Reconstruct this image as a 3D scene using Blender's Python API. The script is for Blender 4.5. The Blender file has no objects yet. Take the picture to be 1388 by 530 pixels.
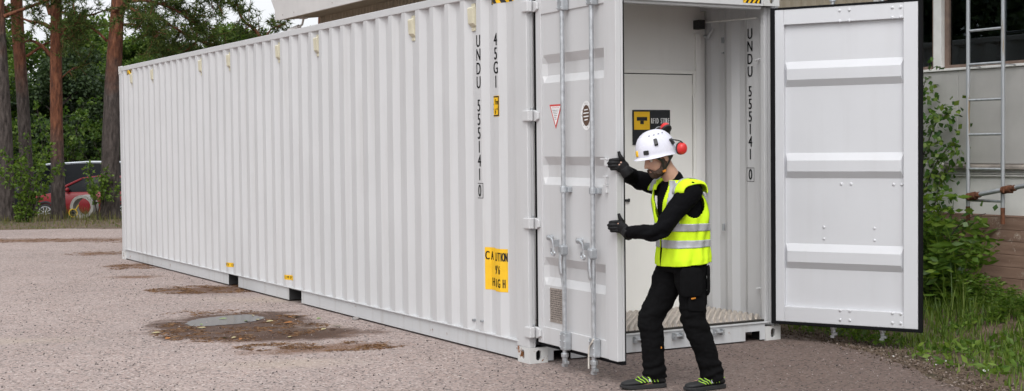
import bpy, bmesh, math, random
import numpy as np
from mathutils import Vector, Matrix, noise as mnoise

# ---------------------------------------------------------------- scene, camera, sky, sun
S = bpy.context.scene
COL = S.collection
random.seed(7)
RNG = np.random.default_rng(11)

CAM = Vector((-5.2675, -9.0423, 1.6412))
YAW, PITCH, ROLL, FPX = 0.516254, -0.035369, -0.010278, 1893.8
_f = Vector((math.sin(YAW)*math.cos(PITCH), math.cos(YAW)*math.cos(PITCH), math.sin(PITCH)))
_r = Vector((math.cos(YAW), -math.sin(YAW), 0))
_u = _r.cross(_f)
_r2 = _r*math.cos(ROLL)+_u*math.sin(ROLL)
_u2 = -_r*math.sin(ROLL)+_u*math.cos(ROLL)
cd = bpy.data.cameras.new('camera')
cam = bpy.data.objects.new('camera', cd); COL.objects.link(cam)
cam.matrix_world = Matrix(((_r2.x, _u2.x, -_f.x, CAM.x), (_r2.y, _u2.y, -_f.y, CAM.y), (_r2.z, _u2.z, -_f.z, CAM.z), (0, 0, 0, 1)))
cd.sensor_fit = 'HORIZONTAL'; cd.sensor_width = 36.0; cd.lens = 36.0*FPX/1388.0
cd.clip_start = 0.05; cd.clip_end = 2000
S.camera = cam

SUN_EL, SUN_AZ = math.radians(48), math.radians(-143)     # azimuth measured from +Y towards +X
w = bpy.data.worlds.new('World'); S.world = w; w.use_nodes = True
nt = w.node_tree; nt.nodes.clear()
o_ = nt.nodes.new('ShaderNodeOutputWorld'); bg = nt.nodes.new('ShaderNodeBackground')
sky = nt.nodes.new('ShaderNodeTexSky'); sky.sky_type = 'NISHITA'; sky.sun_disc = False
sky.sun_elevation = SUN_EL; sky.sun_rotation = SUN_AZ; sky.air_density = 1.0; sky.dust_density = 6.0; sky.ozone_density = 0.6
hs = nt.nodes.new('ShaderNodeHueSaturation'); hs.inputs['Saturation'].default_value = 0.06; hs.inputs['Value'].default_value = 1.0
mixc = nt.nodes.new('ShaderNodeMix'); mixc.data_type = 'RGBA'; mixc.inputs[0].default_value = 0.55
mixc.inputs[7].default_value = (9.0, 9.28, 9.7, 1)          # even layer of cloud over the clear sky
nt.links.new(sky.outputs[0], hs.inputs['Color']); nt.links.new(hs.outputs[0], mixc.inputs[6])
nt.links.new(mixc.outputs[2], bg.inputs[0]); nt.links.new(bg.outputs[0], o_.inputs[0])
bg.inputs[1].default_value = 0.115

sd = bpy.data.lights.new('sun', 'SUN'); sd.energy = 0.82; sd.angle = math.radians(34); sd.color = (1, 0.985, 0.97)
sun = bpy.data.objects.new('sun', sd); COL.objects.link(sun)
to_sun = Vector((math.sin(SUN_AZ)*math.cos(SUN_EL), math.cos(SUN_AZ)*math.cos(SUN_EL), math.sin(SUN_EL)))
sun.rotation_euler = to_sun.to_track_quat('Z', 'Y').to_euler(); sun.location = (-6, -6, 20)

S.view_settings.view_transform = 'Standard'; S.view_settings.look = 'None'
S.view_settings.exposure = 0.48; S.view_settings.gamma = 1.0; S.view_settings.use_curve_mapping = False
S.render.engine = 'CYCLES'
S.render.resolution_x, S.render.resolution_y = 1024, 391
S.cycles.max_bounces = 8; S.cycles.transparent_max_bounces = 12

# ---------------------------------------------------------------- helpers
def tag(o, label=None, cat=None, group=None, kind=None):
    if label: o['label'] = label
    if cat: o['category'] = cat
    if group: o['group'] = group
    if kind: o['kind'] = kind
    return o

def empty(name, loc=(0, 0, 0), rz=0.0):
    o = bpy.data.objects.new(name, None); COL.objects.link(o)
    o.location = loc; o.rotation_euler = (0, 0, rz); o.empty_display_size = 0.1
    return o

def obj(name, me, mat=None, parent=None):
    o = bpy.data.objects.new(name, me); COL.objects.link(o)
    if mat is not None:
        for m in (mat if isinstance(mat, (list, tuple)) else [mat]): me.materials.append(m)
    if parent is not None: o.parent = parent
    return o

def copy_tree(o, parent=None):
    c = o.copy(); COL.objects.link(c)
    if parent is not None: c.parent = parent
    for ch in o.children: copy_tree(ch, c)
    return c

def V3(*a): return Vector(a)

def catmull(pts, n):
    """resample a polyline of tuples smoothly, n samples per span"""
    P = [np.array(p, float) for p in pts]; out = []
    for i in range(len(P)-1):
        p0 = P[i-1] if i > 0 else 2*P[0]-P[1]; p1 = P[i]; p2 = P[i+1]; p3 = P[i+2] if i+2 < len(P) else 2*P[-1]-P[-2]
        for k in range(n):
            t = k/n
            out.append(0.5*((2*p1)+(-p0+p2)*t+(2*p0-5*p1+4*p2-p3)*t*t+(-p0+3*p1-3*p2+p3)*t**3))
    out.append(P[-1]); return out

class MB:
    def __init__(s): s.v = []; s.f = []; s.mi = []
    def face(s, idx, m=0): s.f.append(tuple(idx)); s.mi.append(m)
    def box(s, x0, x1, y0, y1, z0, z1, m=0):
        b = len(s.v)
        s.v += [(x0, y0, z0), (x1, y0, z0), (x1, y1, z0), (x0, y1, z0), (x0, y0, z1), (x1, y0, z1), (x1, y1, z1), (x0, y1, z1)]
        for q in ((0, 3, 2, 1), (4, 5, 6, 7), (0, 1, 5, 4), (1, 2, 6, 5), (2, 3, 7, 6), (3, 0, 4, 7)): s.face([b+i for i in q], m)
        return s
    def loft(s, rings, cap=True, closed=True, m=0):
        b = len(s.v); n = len(rings[0])
        for r in rings: s.v += [tuple(p) for p in r]
        for i in range(len(rings)-1):
            for k in range(n if closed else n-1):
                k2 = (k+1) % n
                s.face((b+i*n+k, b+i*n+k2, b+(i+1)*n+k2, b+(i+1)*n+k), m)
        if cap:
            s.face([b+k for k in range(n)][::-1], m); s.face([b+(len(rings)-1)*n+k for k in range(n)], m)
        return s
    def prism(s, poly, axis, a0, a1, m=0):
        """poly in the two other axes (order x,y,z without axis); extruded a0..a1"""
        def pt(p, a):
            q = list(p); q.insert(axis, a); return tuple(q)
        return s.loft([[pt(p, a0) for p in poly], [pt(p, a1) for p in poly]], m=m)
    def tube(s, pts, rad, n=8, cap=True, m=0, flat=1.0, up=None):
        P = [Vector(p) for p in pts]; R = rad if isinstance(rad, (list, tuple)) else [rad]*len(P)
        rings = []; prev = None
        for i, p in enumerate(P):
            t = (P[min(i+1, len(P)-1)]-P[max(i-1, 0)])
            t = t.normalized() if t.length > 1e-9 else Vector((0, 0, 1))
            if prev is None:
                ref = Vector(up) if up else (Vector((0, 0, 1)) if abs(t.z) < 0.9 else Vector((1, 0, 0)))
                a = (ref-t*ref.dot(t)).normalized()
            else:
                a = (prev-t*prev.dot(t)).normalized()
            prev = a; b = t.cross(a)
            rr = R[i]; r1, r2 = rr if isinstance(rr, (tuple, list)) else (rr, rr*flat)
            rings.append([tuple(p+a*(r1*math.cos(2*math.pi*k/n))+b*(r2*math.sin(2*math.pi*k/n))) for k in range(n)])
        return s.loft(rings, cap=cap, m=m)
    def cyl(s, p0, p1, r, n=12, m=0): return s.tube([p0, p1], r, n, m=m)
    def ell(s, c, rx, ry, rz, n=12, k=8, M=None, m=0):
        rings = []
        for i in range(k+1):
            ph = -math.pi/2+math.pi*i/k; ph = max(min(ph, math.pi/2-0.02), -math.pi/2+0.02)
            ring = []
            for j in range(n):
                th = 2*math.pi*j/n
                p = Vector((rx*math.cos(ph)*math.cos(th), ry*math.cos(ph)*math.sin(th), rz*math.sin(ph)))
                if M is not None: p = M @ p
                ring.append((c[0]+p.x, c[1]+p.y, c[2]+p.z))
            rings.append(ring)
        return s.loft(rings, m=m)
    def mesh(s, name, smooth=None):
        me = bpy.data.meshes.new(name); me.from_pydata(s.v, [], s.f)
        if any(s.mi): me.polygons.foreach_set('material_index', s.mi)
        if smooth is not None:
            me.polygons.foreach_set('use_smooth', [True]*len(me.polygons)); me.set_sharp_from_angle(angle=math.radians(smooth))
        me.update(); return me
    def build(s, name, mat, parent=None, smooth=None, bevel=0, seg=2):
        o = obj(name, s.mesh(name, smooth), mat, parent)
        if bevel:
            b = o.modifiers.new('bevel', 'BEVEL'); b.width = bevel; b.segments = seg; b.limit_method = 'ANGLE'; b.angle_limit = math.radians(40)
        return o

def mesh_np(name, V, F):
    V = np.asarray(V, np.float32); F = np.asarray(F, np.int32); k = F.shape[1]
    me = bpy.data.meshes.new(name)
    me.vertices.add(len(V)); me.vertices.foreach_set('co', V.ravel())
    me.loops.add(F.size); me.loops.foreach_set('vertex_index', F.ravel())
    me.polygons.add(len(F)); me.polygons.foreach_set('loop_start', np.arange(0, F.size, k, dtype=np.int32))
    me.polygons.foreach_set('loop_total', np.full(len(F), k, np.int32))
    me.update(calc_edges=True); return me

def unit(a): return a/np.maximum(np.linalg.norm(a, axis=-1, keepdims=True), 1e-9)

def perp(D):
    R = RNG.normal(size=D.shape); return unit(np.cross(D, R))

def leaves_np(P, D, length, width, fold=0.25):
    """diamond leaves: base P, direction D; two faces along the midrib, slightly folded"""
    n = len(P); D = unit(D); A = perp(D); N = np.cross(D, A)
    L = np.asarray(length).reshape(-1, 1)*np.ones((n, 1)); W = np.asarray(width).reshape(-1, 1)*np.ones((n, 1))
    base = P; tip = P+D*L; s1 = P+D*L*0.45+A*W+N*W*fold; s2 = P+D*L*0.45-A*W+N*W*fold
    V = np.stack([base, s1, tip, s2], 1).reshape(-1, 3)
    i = np.arange(n)[:, None]*4
    F = np.concatenate([i+np.array([[0, 1, 2]]), i+np.array([[0, 2, 3]])], 0)
    return V, F

def tris_np(P, D, length, width):
    n = len(P); D = unit(D); A = perp(D)
    L = np.asarray(length).reshape(-1, 1)*np.ones((n, 1)); W = np.asarray(width).reshape(-1, 1)*np.ones((n, 1))
    V = np.stack([P-A*W, P+A*W, P+D*L], 1).reshape(-1, 3)
    F = np.arange(3*n).reshape(-1, 3); return V, F

def join_np(parts):
    Vs = []; Fs = []; o = 0
    for V, F in parts: Vs.append(V); Fs.append(F+o); o += len(V)
    return np.concatenate(Vs), np.concatenate(Fs)

# ---------------------------------------------------------------- materials
class NT:
    def __init__(s, name):
        s.m = bpy.data.materials.new(name); s.m.use_nodes = True; s.t = s.m.node_tree; s.t.nodes.clear()
        s.out = s.n('ShaderNodeOutputMaterial'); s.b = s.n('ShaderNodeBsdfPrincipled'); s.l(s.b.outputs[0], s.out.inputs[0])
    def n(s, ty, **kw):
        q = s.t.nodes.new(ty)
        for k, v in kw.items(): setattr(q, k, v)
        return q
    def l(s, a, b): s.t.links.new(a, b)
    def coord(s, kind='Object', scale=(1, 1, 1), loc=(0, 0, 0), rot=(0, 0, 0)):
        tc = s.n('ShaderNodeTexCoord'); mp = s.n('ShaderNodeMapping')
        mp.inputs['Scale'].default_value = scale; mp.inputs['Location'].default_value = loc; mp.inputs['Rotation'].default_value = rot
        s.l(tc.outputs[kind], mp.inputs[0]); return mp.outputs[0]
    def noise(s, vec, scale, detail=4, rough=0.55, out=0):
        q = s.n('ShaderNodeTexNoise'); q.inputs['Scale'].default_value = scale; q.inputs['Detail'].default_value = detail; q.inputs['Roughness'].default_value = rough
        s.l(vec, q.inputs['Vector']); return q.outputs[out]
    def voro(s, vec, scale, out='Color', feature='F1'):
        q = s.n('ShaderNodeTexVoronoi', feature=feature); q.inputs['Scale'].default_value = scale; s.l(vec, q.inputs['Vector']); return q.outputs[out]
    def ramp(s, fac, stops, interp='LINEAR'):
        q = s.n('ShaderNodeValToRGB'); q.color_ramp.interpolation = interp; e = q.color_ramp.elements
        while len(e) < len(stops): e.new(0.5)
        for k, (p, c) in enumerate(stops):
            e[k].position = p; e[k].color = (*c, 1) if len(c) == 3 else c
        s.l(fac, q.inputs[0]); return q.outputs[0]
    def val(s, fac, lo, hi, a=0.0, b=1.0):
        q = s.n('ShaderNodeMapRange'); s.l(fac, q.inputs[0])
        for i, x in enumerate((lo, hi, a, b)): q.inputs[i+1].default_value = x
        return q.outputs[0]
    def mix(s, fac, a, b, blend='MIX'):
        q = s.n('ShaderNodeMix', data_type='RGBA', blend_type=blend)
        for sock, x in ((q.inputs[0], fac), (q.inputs[6], a), (q.inputs[7], b)):
            if hasattr(x, 'is_output'): s.l(x, sock)
            elif isinstance(x, (int, float)): sock.default_value = x
            else: sock.default_value = (*x, 1)
        return q.outputs[2]
    def math(s, op, a, b=0.0):
        q = s.n('ShaderNodeMath', operation=op)
        for sock, x in ((q.inputs[0], a), (q.inputs[1], b)):
            if hasattr(x, 'is_output'): s.l(x, sock)
            else: sock.default_value = x
        return q.outputs[0]
    def set(s, name, v):
        sock = s.b.inputs[name]
        if hasattr(v, 'is_output'): s.l(v, sock)
        else: sock.default_value = (*v, 1) if isinstance(v, (tuple, list)) else v
    def bump(s, h, strength=0.3, dist=0.01):
        q = s.n('ShaderNodeBump'); q.inputs['Strength'].default_value = strength; q.inputs['Distance'].default_value = dist
        s.l(h, q.inputs['Height']); s.l(q.outputs[0], s.b.inputs['Normal']); return q

def plain(name, col, rough=0.5, metal=0.0, var=0.12, scale=12, bump=0.0, spec=0.5, detail=4, bscale=None, bdist=0.004):
    k = NT(name); v = k.coord(); nz = k.noise(v, scale, detail)
    lo = tuple(c*(1-var) for c in col); hi = tuple(min(1, c*(1+var)) for c in col)
    k.set('Base Color', k.ramp(nz, [(0.3, lo), (0.7, hi)])); k.set('Roughness', k.val(nz, 0.3, 0.7, max(0, rough-0.06), min(1, rough+0.06)))
    k.set('Metallic', metal); k.set('Specular IOR Level', spec)
    if bump: k.bump(k.noise(v, bscale or scale*4, 5), bump, bdist)
    return k.m

def paint(name, col, dirt=0.3, rough=0.45, rust=0.0, coldirt=(0.30, 0.27, 0.23), streak=True):
    k = NT(name); v = k.coord(); g = k.coord('Object', (9, 9, 0.7) if streak else (3, 3, 3))
    big = k.noise(v, 1.3, 5, 0.6); st = k.noise(g, 1.0, 6, 0.65); fine = k.noise(v, 42, 4, 0.6)
    c = k.mix(k.val(big, 0.3, 0.7), tuple(x*0.965 for x in col), tuple(min(1, x*1.02) for x in col))
    dm = k.math('MULTIPLY', k.val(st, 0.52, 0.80), dirt)
    c = k.mix(dm, c, coldirt)
    sp = k.math('MULTIPLY', k.val(fine, 0.70, 0.80), min(1, dirt*1.1)); c = k.mix(sp, c, tuple(x*0.7 for x in coldirt))
    if rust:
        rn = k.noise(v, 7, 7, 0.7); rm = k.val(rn, 0.66-0.16*rust, 0.70-0.16*rust)
        c = k.mix(rm, c, k.mix(k.val(fine, 0.35, 0.65), (0.10, 0.035, 0.015), (0.32, 0.13, 0.04)))
    k.set('Base Color', c); k.set('Roughness', k.val(big, 0.3, 0.7, rough-0.07, rough+0.10))
    h = k.math('ADD', k.math('MULTIPLY', big, 1.0), k.math('MULTIPLY', fine, 0.04))
    k.bump(h, 0.35, 0.006); return k.m

def leafmat(name, cols, rough=0.55, trans=0.35):
    k = NT(name); g = k.n('ShaderNodeNewGeometry')
    c = k.ramp(g.outputs['Random Per Island'], [(i/(len(cols)-1), q) for i, q in enumerate(cols)])
    k.set('Base Color', c); k.set('Roughness', rough); k.set('Specular IOR Level', 0.3)
    tr = k.n('ShaderNodeBsdfTranslucent'); k.l(k.mix(1.0, c, (1.25, 1.3, 0.7), 'MULTIPLY'), tr.inputs[0])
    mx = k.n('ShaderNodeMixShader'); mx.inputs[0].default_value = trans
    k.l(k.b.outputs[0], mx.inputs[1]); k.l(tr.outputs[0], mx.inputs[2]); k.l(mx.outputs[0], k.out.inputs[0]); return k.m

M = {}
M['paint'] = paint('container_paint', (0.56, 0.56, 0.567), dirt=0.20)
M['paint_in'] = paint('container_inner_paint', (0.66, 0.665, 0.68), dirt=0.12)
M['paint_cast'] = paint('casting_paint', (0.60, 0.60, 0.59), dirt=0.6, rust=0.55, streak=False)
M['paint_sill'] = paint('sill_paint', (0.55, 0.56, 0.57), dirt=0.5, rust=0.15)
M['door_white'] = paint('door_inner_paint', (0.63, 0.635, 0.66), dirt=0.07)
M['gasket'] = plain('rubber_gasket', (0.008, 0.008, 0.009), 0.9, spec=0.15)
M['galv'] = plain('galvanised_steel', (0.50, 0.52, 0.54), 0.42, 0.75, 0.18, 25)
M['galv_dull'] = plain('dull_galvanised_steel', (0.42, 0.44, 0.46), 0.5, 0.6, 0.25, 9, 0.2)
M['black'] = plain('black_print', (0.012, 0.012, 0.013), 0.5)
M['white_print'] = plain('white_print', (0.8, 0.8, 0.8), 0.5)
M['yellow_print'] = plain('yellow_sticker', (0.85, 0.50, 0.015), 0.4, var=0.06)
M['red_print'] = plain('red_print', (0.6, 0.06, 0.05), 0.5)
M['brown_print'] = plain('brown_print', (0.10, 0.055, 0.035), 0.5)
M['plate'] = plain('data_plate_metal', (0.33, 0.29, 0.26), 0.5, 0.3, 0.3, 60)
M['vent'] = plain('cream_plastic', (0.62, 0.58, 0.44), 0.5, var=0.08)
M['partition'] = paint('partition_paint', (0.85, 0.835, 0.81), dirt=0.06, rough=0.5)
M['inner_door'] = paint('inner_door_paint', (0.88, 0.865, 0.82), dirt=0.05, rough=0.45)
M['tread'] = plain('tread_steel', (0.62, 0.57, 0.52), 0.36, 0.85, 0.12, 20); M['tread_base'] = plain('tread_base_steel', (0.03, 0.026, 0.022), 0.7, 0.3, 0.3, 20)
M['dark'] = plain('dark_steel_and_shade', (0.03, 0.03, 0.03), 0.8)  # dark steel; also stands for the shade inside pockets and castings
M['soil_mat'] = None
# ---------------------------------------------------------------- ground, asphalt, puddle
FH = (math.sin(YAW), math.cos(YAW)); RH = (FH[1], -FH[0])     # level forward / right of the photographer
def ud(u, d, z=0.0): return (CAM.x+FH[0]*d+RH[0]*u, CAM.y+FH[1]*d+RH[1]*u, z)
def depth_of(x, y): return (x-CAM.x)*FH[0]+(y-CAM.y)*FH[1]
def sstep(a, b, x):
    t = np.clip((x-a)/(b-a), 0, 1); return t*t*(3-2*t)
def ground_z(x, y):
    d = depth_of(x, y)
    z = -0.70*sstep(36.0, 43.0, d)
    z = z+0.16*sstep(3.4, 5.0, x)*(1-sstep(13, 20, y))*(d < 36)           # bank up to the building
    return z

def ground_material():
    k = NT('forest_soil'); v = k.coord()
    a = k.noise(v, 0.9, 6, 0.65); b = k.noise(v, 9, 6, 0.7); c_ = k.noise(v, 60, 4, 0.6)
    soil = k.ramp(b, [(0.25, (0.045, 0.030, 0.020)), (0.5, (0.13, 0.088, 0.058)), (0.75, (0.23, 0.165, 0.115))])
    green = k.ramp(c_, [(0.3, (0.03, 0.05, 0.012)), (0.7, (0.09, 0.12, 0.03))])
    k.set('Base Color', k.mix(k.val(a, 0.52, 0.66, 0, 0.6), soil, green)); k.set('Roughness', 0.95)
    k.bump(k.math('ADD', k.math('MULTIPLY', b, 0.6), c_), 0.8, 0.03); return k.m
M['soil'] = ground_material()

xs = np.unique(np.concatenate([np.linspace(-140, -12, 14), np.linspace(-12, 14, 66), np.linspace(14, 160, 16)]))
ys = np.unique(np.concatenate([np.linspace(-120, -14, 12), np.linspace(-14, 44, 117), np.linspace(44, 260, 24)]))
gx, gy = np.meshgrid(xs, ys); gz = ground_z(gx, gy)-0.012
Vg = np.stack([gx, gy, gz], -1).reshape(-1, 3); nx = len(xs)
ii, jj = np.meshgrid(np.arange(len(ys)-1), np.arange(nx-1), indexing='ij'); q0 = (ii*nx+jj).ravel()
g = obj('ground', mesh_np('ground', Vg, np.stack([q0, q0+1, q0+nx+1, q0+nx], 1)), M['soil'])
tag(g, 'bare soil and needle covered ground beyond the asphalt', kind='structure')
g.data.polygons.foreach_set('use_smooth', [True]*len(g.data.polygons))

def ellipse_mask(k, u, d, ang, su, sd_, soft=0.5, amp=0.5, nscale=2.2):
    """soft blob mask of a stain lying at world position; irregular rim from noise"""
    c = ud(u, d); base = -YAW+ang
    tc = k.n('ShaderNodeTexCoord'); sub = k.n('ShaderNodeVectorMath', operation='SUBTRACT'); sub.inputs[1].default_value = c
    k.l(tc.outputs['Object'], sub.inputs[0])
    mp = k.n('ShaderNodeMapping', vector_type='TEXTURE'); mp.inputs['Rotation'].default_value = (0, 0, base); mp.inputs['Scale'].default_value = (su, sd_, 1)
    k.l(sub.outputs[0], mp.inputs[0])
    ln = k.n('ShaderNodeVectorMath', operation='LENGTH'); k.l(mp.outputs[0], ln.inputs[0])
    nz = k.noise(tc.outputs['Object'], nscale, 5, 0.6)
    x = k.math('ADD', k.math('SUBTRACT', 1.0, ln.outputs['Value']), k.math('MULTIPLY', k.math('SUBTRACT', nz, 0.5), amp*2))
    return k.val(x, 0.0, soft)

def asphalt_material():
    k = NT('weathered_asphalt'); v = k.coord()
    dist = k.noise(v, 30, 3, 0.6, out=1)
    vv = k.n('ShaderNodeVectorMath', operation='ADD'); sc = k.n('ShaderNodeVectorMath', operation='SCALE'); sc.inputs['Scale'].default_value = 0.02
    k.l(dist, sc.inputs[0]); k.l(v, vv.inputs[0]); k.l(sc.outputs[0], vv.inputs[1]); v2 = vv.outputs[0]
    s1 = k.n('ShaderNodeSeparateColor'); k.l(k.voro(v2, 62, 'Color'), s1.inputs[0])
    s2 = k.n('ShaderNodeSeparateColor'); k.l(k.voro(v2, 120, 'Color'), s2.inputs[0])
    d1 = k.voro(v2, 62, 'Distance')
    stone = k.ramp(s1.outputs[0], [(0.0, (0.03, 0.03, 0.032)), (0.10, (0.08, 0.075, 0.075)), (0.16, (0.26, 0.21, 0.20)), (0.45, (0.34, 0.275, 0.26)), (0.75, (0.44, 0.36, 0.34)), (0.88, (0.36, 0.25, 0.215)), (1.0, (0.66, 0.59, 0.57))])
    fine = k.ramp(s2.outputs[1], [(0.0, (0.10, 0.088, 0.082)), (0.5, (0.27, 0.22, 0.205)), (1.0, (0.42, 0.35, 0.33))])
    c = k.mix(0.30, stone, fine)
    dk = k.voro(v2, 27, 'Distance'); dkc = k.n('ShaderNodeSeparateColor'); k.l(k.voro(v2, 27, 'Color'), dkc.inputs[0])
    c = k.mix(k.math('MULTIPLY', k.val(dk, 0.30, 0.22), k.val(dkc.outputs[0], 0.70, 0.72)), c, (0.045, 0.043, 0.045))
    c = k.mix(k.math('MULTIPLY', k.val(dk, 0.26, 0.18), k.val(dkc.outputs[0], 0.18, 0.16)), c, (0.60, 0.54, 0.50))
    c = k.mix(1.0, c, (1.08, 1.06, 1.03), 'MULTIPLY')
    big = k.noise(v, 0.42, 5, 0.6); mid = k.noise(v, 2.1, 5, 0.6)
    c = k.mix(k.val(mid, 0.35, 0.65, 0, 0.30), c, (0.42, 0.355, 0.335))           # dust lying in the surface
    c = k.mix(k.val(big, 0.34, 0.66), k.mix(0.15, c, (0.05, 0.045, 0.043)), c)
    # darker and browner towards the container doors, paler on the open yard
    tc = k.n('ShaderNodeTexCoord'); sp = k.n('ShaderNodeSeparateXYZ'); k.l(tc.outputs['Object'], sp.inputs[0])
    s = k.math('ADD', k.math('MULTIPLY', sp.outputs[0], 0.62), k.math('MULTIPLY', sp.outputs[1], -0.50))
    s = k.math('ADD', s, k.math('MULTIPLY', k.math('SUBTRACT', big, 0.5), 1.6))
    toward_doors = k.val(s, -0.6, 1.6)
    c = k.mix(toward_doors, c, k.mix(0.22, k.mix(1.0, c, (0.50, 0.455, 0.43), 'MULTIPLY'), (0.10, 0.078, 0.068)))
    # pale silt
    for u, d, a, su, sd_ in ((-1.75, 10.6, 0.15, 0.75, 0.32), (-2.6, 15.2, 0.0, 1.0, 0.5), (-4.6, 12.0, 0.1, 1.1, 0.3), (-1.9, 12.6, 0.2, 0.5, 0.5)):
        c = k.mix(k.math('MULTIPLY', ellipse_mask(k, u, d, a, su, sd_, 0.8, 0.5, 3), 0.45), c, (0.40, 0.33, 0.265))
    # needle brown drifts
    br = None
    for u, d, a, su, sd_ in ((-3.55, 16.3, -0.25, 0.75, 0.55), (-5.4, 19.8, 0.1, 0.45, 0.5), (-4.9, 18.0, 0.0, 0.5, 0.25), (-1.55, 11.4, 0.35, 0.75, 0.28), (-2.0, 12.15, 0.25, 0.9, 0.35), (-6.6, 22.2, 0.0, 0.5, 0.5), (-9.0, 25.6, 0.0, 3.6, 0.7), (-5.0, 25.0, 0.0, 2.5, 0.5)):
        e = ellipse_mask(k, u, d, a, su, sd_, 0.6, 0.75, 4)
        br = e if br is None else k.math('MAXIMUM', br, e)
    ns = k.noise(v, 55, 4, 0.7)
    c = k.mix(k.math('MULTIPLY', br, k.val(ns, 0.34, 0.52)), c, (0.15, 0.078, 0.043))
    # wet patch round the puddle
    wet = ellipse_mask(k, -2.62, 13.0, 0.12, 0.84, 1.2, 0.28, 0.62, 3.2)
    wet = k.math('MAXIMUM', wet, ellipse_mask(k, -1.95, 12.3, 0.3, 0.85, 0.50, 0.4, 0.6, 3.0))
    wet = k.math('MAXIMUM', wet, k.math('MULTIPLY', ellipse_mask(k, -3.55, 16.2, -0.1, 0.7, 0.6, 0.5, 0.5, 3.0), 0.45))
    wet = k.math('MINIMUM', wet, 1.0)
    c = k.mix(k.math('MULTIPLY', wet, 0.97), c, k.mix(k.val(ns, 0.42, 0.62), k.mix(1.0, c, (0.20, 0.16, 0.145), 'MULTIPLY'), (0.105, 0.052, 0.028)))
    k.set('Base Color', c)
    k.set('Roughness', k.math('SUBTRACT', 0.92, k.math('MULTIPLY', wet, 0.22))); k.set('Specular IOR Level', 0.22)
    k.bump(k.math('ADD', k.math('MULTIPLY', d1, -1.0), k.math('MULTIPLY', mid, 0.4)), 0.55, 0.006)
    return k.m
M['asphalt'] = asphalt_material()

# outline of the yard: open to the left, far edge level with the verge, wavering edge along the building
edge = [(-1.6, -14), (-0.7, -9), (0.5, -5.6), (1.35, -3.6), (1.83, -2.56), (2.22, -1.75), (2.50, -1.0), (2.62, -0.55), (2.66, 0.2), (2.9, 2), (3.0, 6), (3.1, 11), (3.6, 15)]
pe = []
for i in range(len(edge)-1):
    a, b = np.array(edge[i]), np.array(edge[i+1]); L = np.linalg.norm(b-a); n = max(2, int(L/0.12))
    for t in range(n):
        q = a+(b-a)*t/n; tn = (b-a)/L; nn = np.array([tn[1], -tn[0]])
        q = q+nn*(0.07*mnoise.noise(Vector((q[0]*2.1, q[1]*2.1, 3)))+0.03*mnoise.noise(Vector((q[0]*9, q[1]*9, 1)))); pe.append((q[0], q[1]))
far = []
for u in np.arange(5.5, -60, -0.35):
    q = ud(u, 29.2+0.25*mnoise.noise(Vector((u*0.8, 0, 5)))+0.1*mnoise.noise(Vector((u*4, 0, 8)))); far.append((q[0], q[1]))
outline = pe+far+[(-70, 0), (-60, -40), (-10, -40)]
me = bpy.data.meshes.new('asphalt_yard')
bm = bmesh.new(); top = [bm.verts.new((x, y, 0.0)) for x, y in outline]; bot = [bm.verts.new((x, y, -0.09)) for x, y in outline]
fc = bm.faces.new(top); fc.normal_update()
if fc.normal.z < 0: fc.normal_flip()
for i in range(len(top)):
    j = (i+1) % len(top); bm.faces.new((top[i], bot[i], bot[j], top[j]))
bmesh.ops.triangulate(bm, faces=[fc]); bmesh.ops.recalc_face_normals(bm, faces=bm.faces)
bm.to_mesh(me); bm.free()
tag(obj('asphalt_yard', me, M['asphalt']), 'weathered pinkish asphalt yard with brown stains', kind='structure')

# puddle
k = NT('puddle_water'); k.set('Base Color', (0.06, 0.055, 0.05)); k.set('Roughness', 0.14); k.set('Specular IOR Level', 0.16)
k.bump(k.noise(k.coord(), 5, 2), 0.04, 0.01); M['water'] = k.m
mb = MB(); ring = []
for i in range(72):
    t = 2*math.pi*i/72; rr = 1+0.16*mnoise.noise(Vector((math.cos(t)*1.6, math.sin(t)*1.6, 4)))+0.07*mnoise.noise(Vector((math.cos(t)*6, math.sin(t)*6, 9)))
    ring.append(ud(-2.77+0.33*rr*math.cos(t), 13.32+0.42*rr*math.sin(t)+0.12*math.cos(t), 0.004))
b0 = len(mb.v); mb.v += ring; mb.face(list(range(72)))
tag(mb.build('puddle', M['water']), 'small shallow rain puddle in the dark wet patch', kind='structure')
# ---------------------------------------------------------------- lettering
_gl = {}
def glyph(ch):
    if ch in _gl: return _gl[ch]
    cu = bpy.data.curves.new('glyph', 'FONT'); cu.body = ch; cu.size = 1.0; cu.resolution_u = 3
    o = bpy.data.objects.new('glyph', cu); COL.objects.link(o)
    dg = bpy.context.evaluated_depsgraph_get(); me = bpy.data.meshes.new_from_object(o.evaluated_get(dg))
    vs = np.array([v.co[:2] for v in me.vertices]).reshape(-1, 2); fs = [tuple(p.vertices) for p in me.polygons]
    bpy.data.objects.remove(o); bpy.data.curves.remove(cu); bpy.data.meshes.remove(me)
    _gl[ch] = (vs, fs); return _gl[ch]
_ref = glyph('H')[0]; CAPH = _ref[:, 1].max(); CAPW = _ref[:, 0].max()-_ref[:, 0].min()

def text2d(mb, s, u0, v0, h, w, pitch, vertical=False, bold=0.0, m=0, map3=None):
    """letters of cap height h and 'H' width w, laid on (u,v); map3(u,v)->xyz"""
    u, v = u0, v0
    for ch in s:
        if ch != ' ':
            vs, fs = glyph(ch)
            if len(vs):
                lo, hi = vs[:, 0].min(), vs[:, 0].max(); cx = (lo+hi)/2
                p = np.empty_like(vs); p[:, 0] = (vs[:, 0]-cx)*w/CAPW; p[:, 1] = vs[:, 1]*h/CAPH
                for du in ((0,) if not bold else (-bold, 0, bold)):
                    b = len(mb.v)
                    mb.v += [map3(u+x+du, v+y) for x, y in p]
                    for f in fs: mb.face([b+i for i in f], m)
        if vertical: v -= pitch
        else: u += pitch
    return mb

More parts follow.
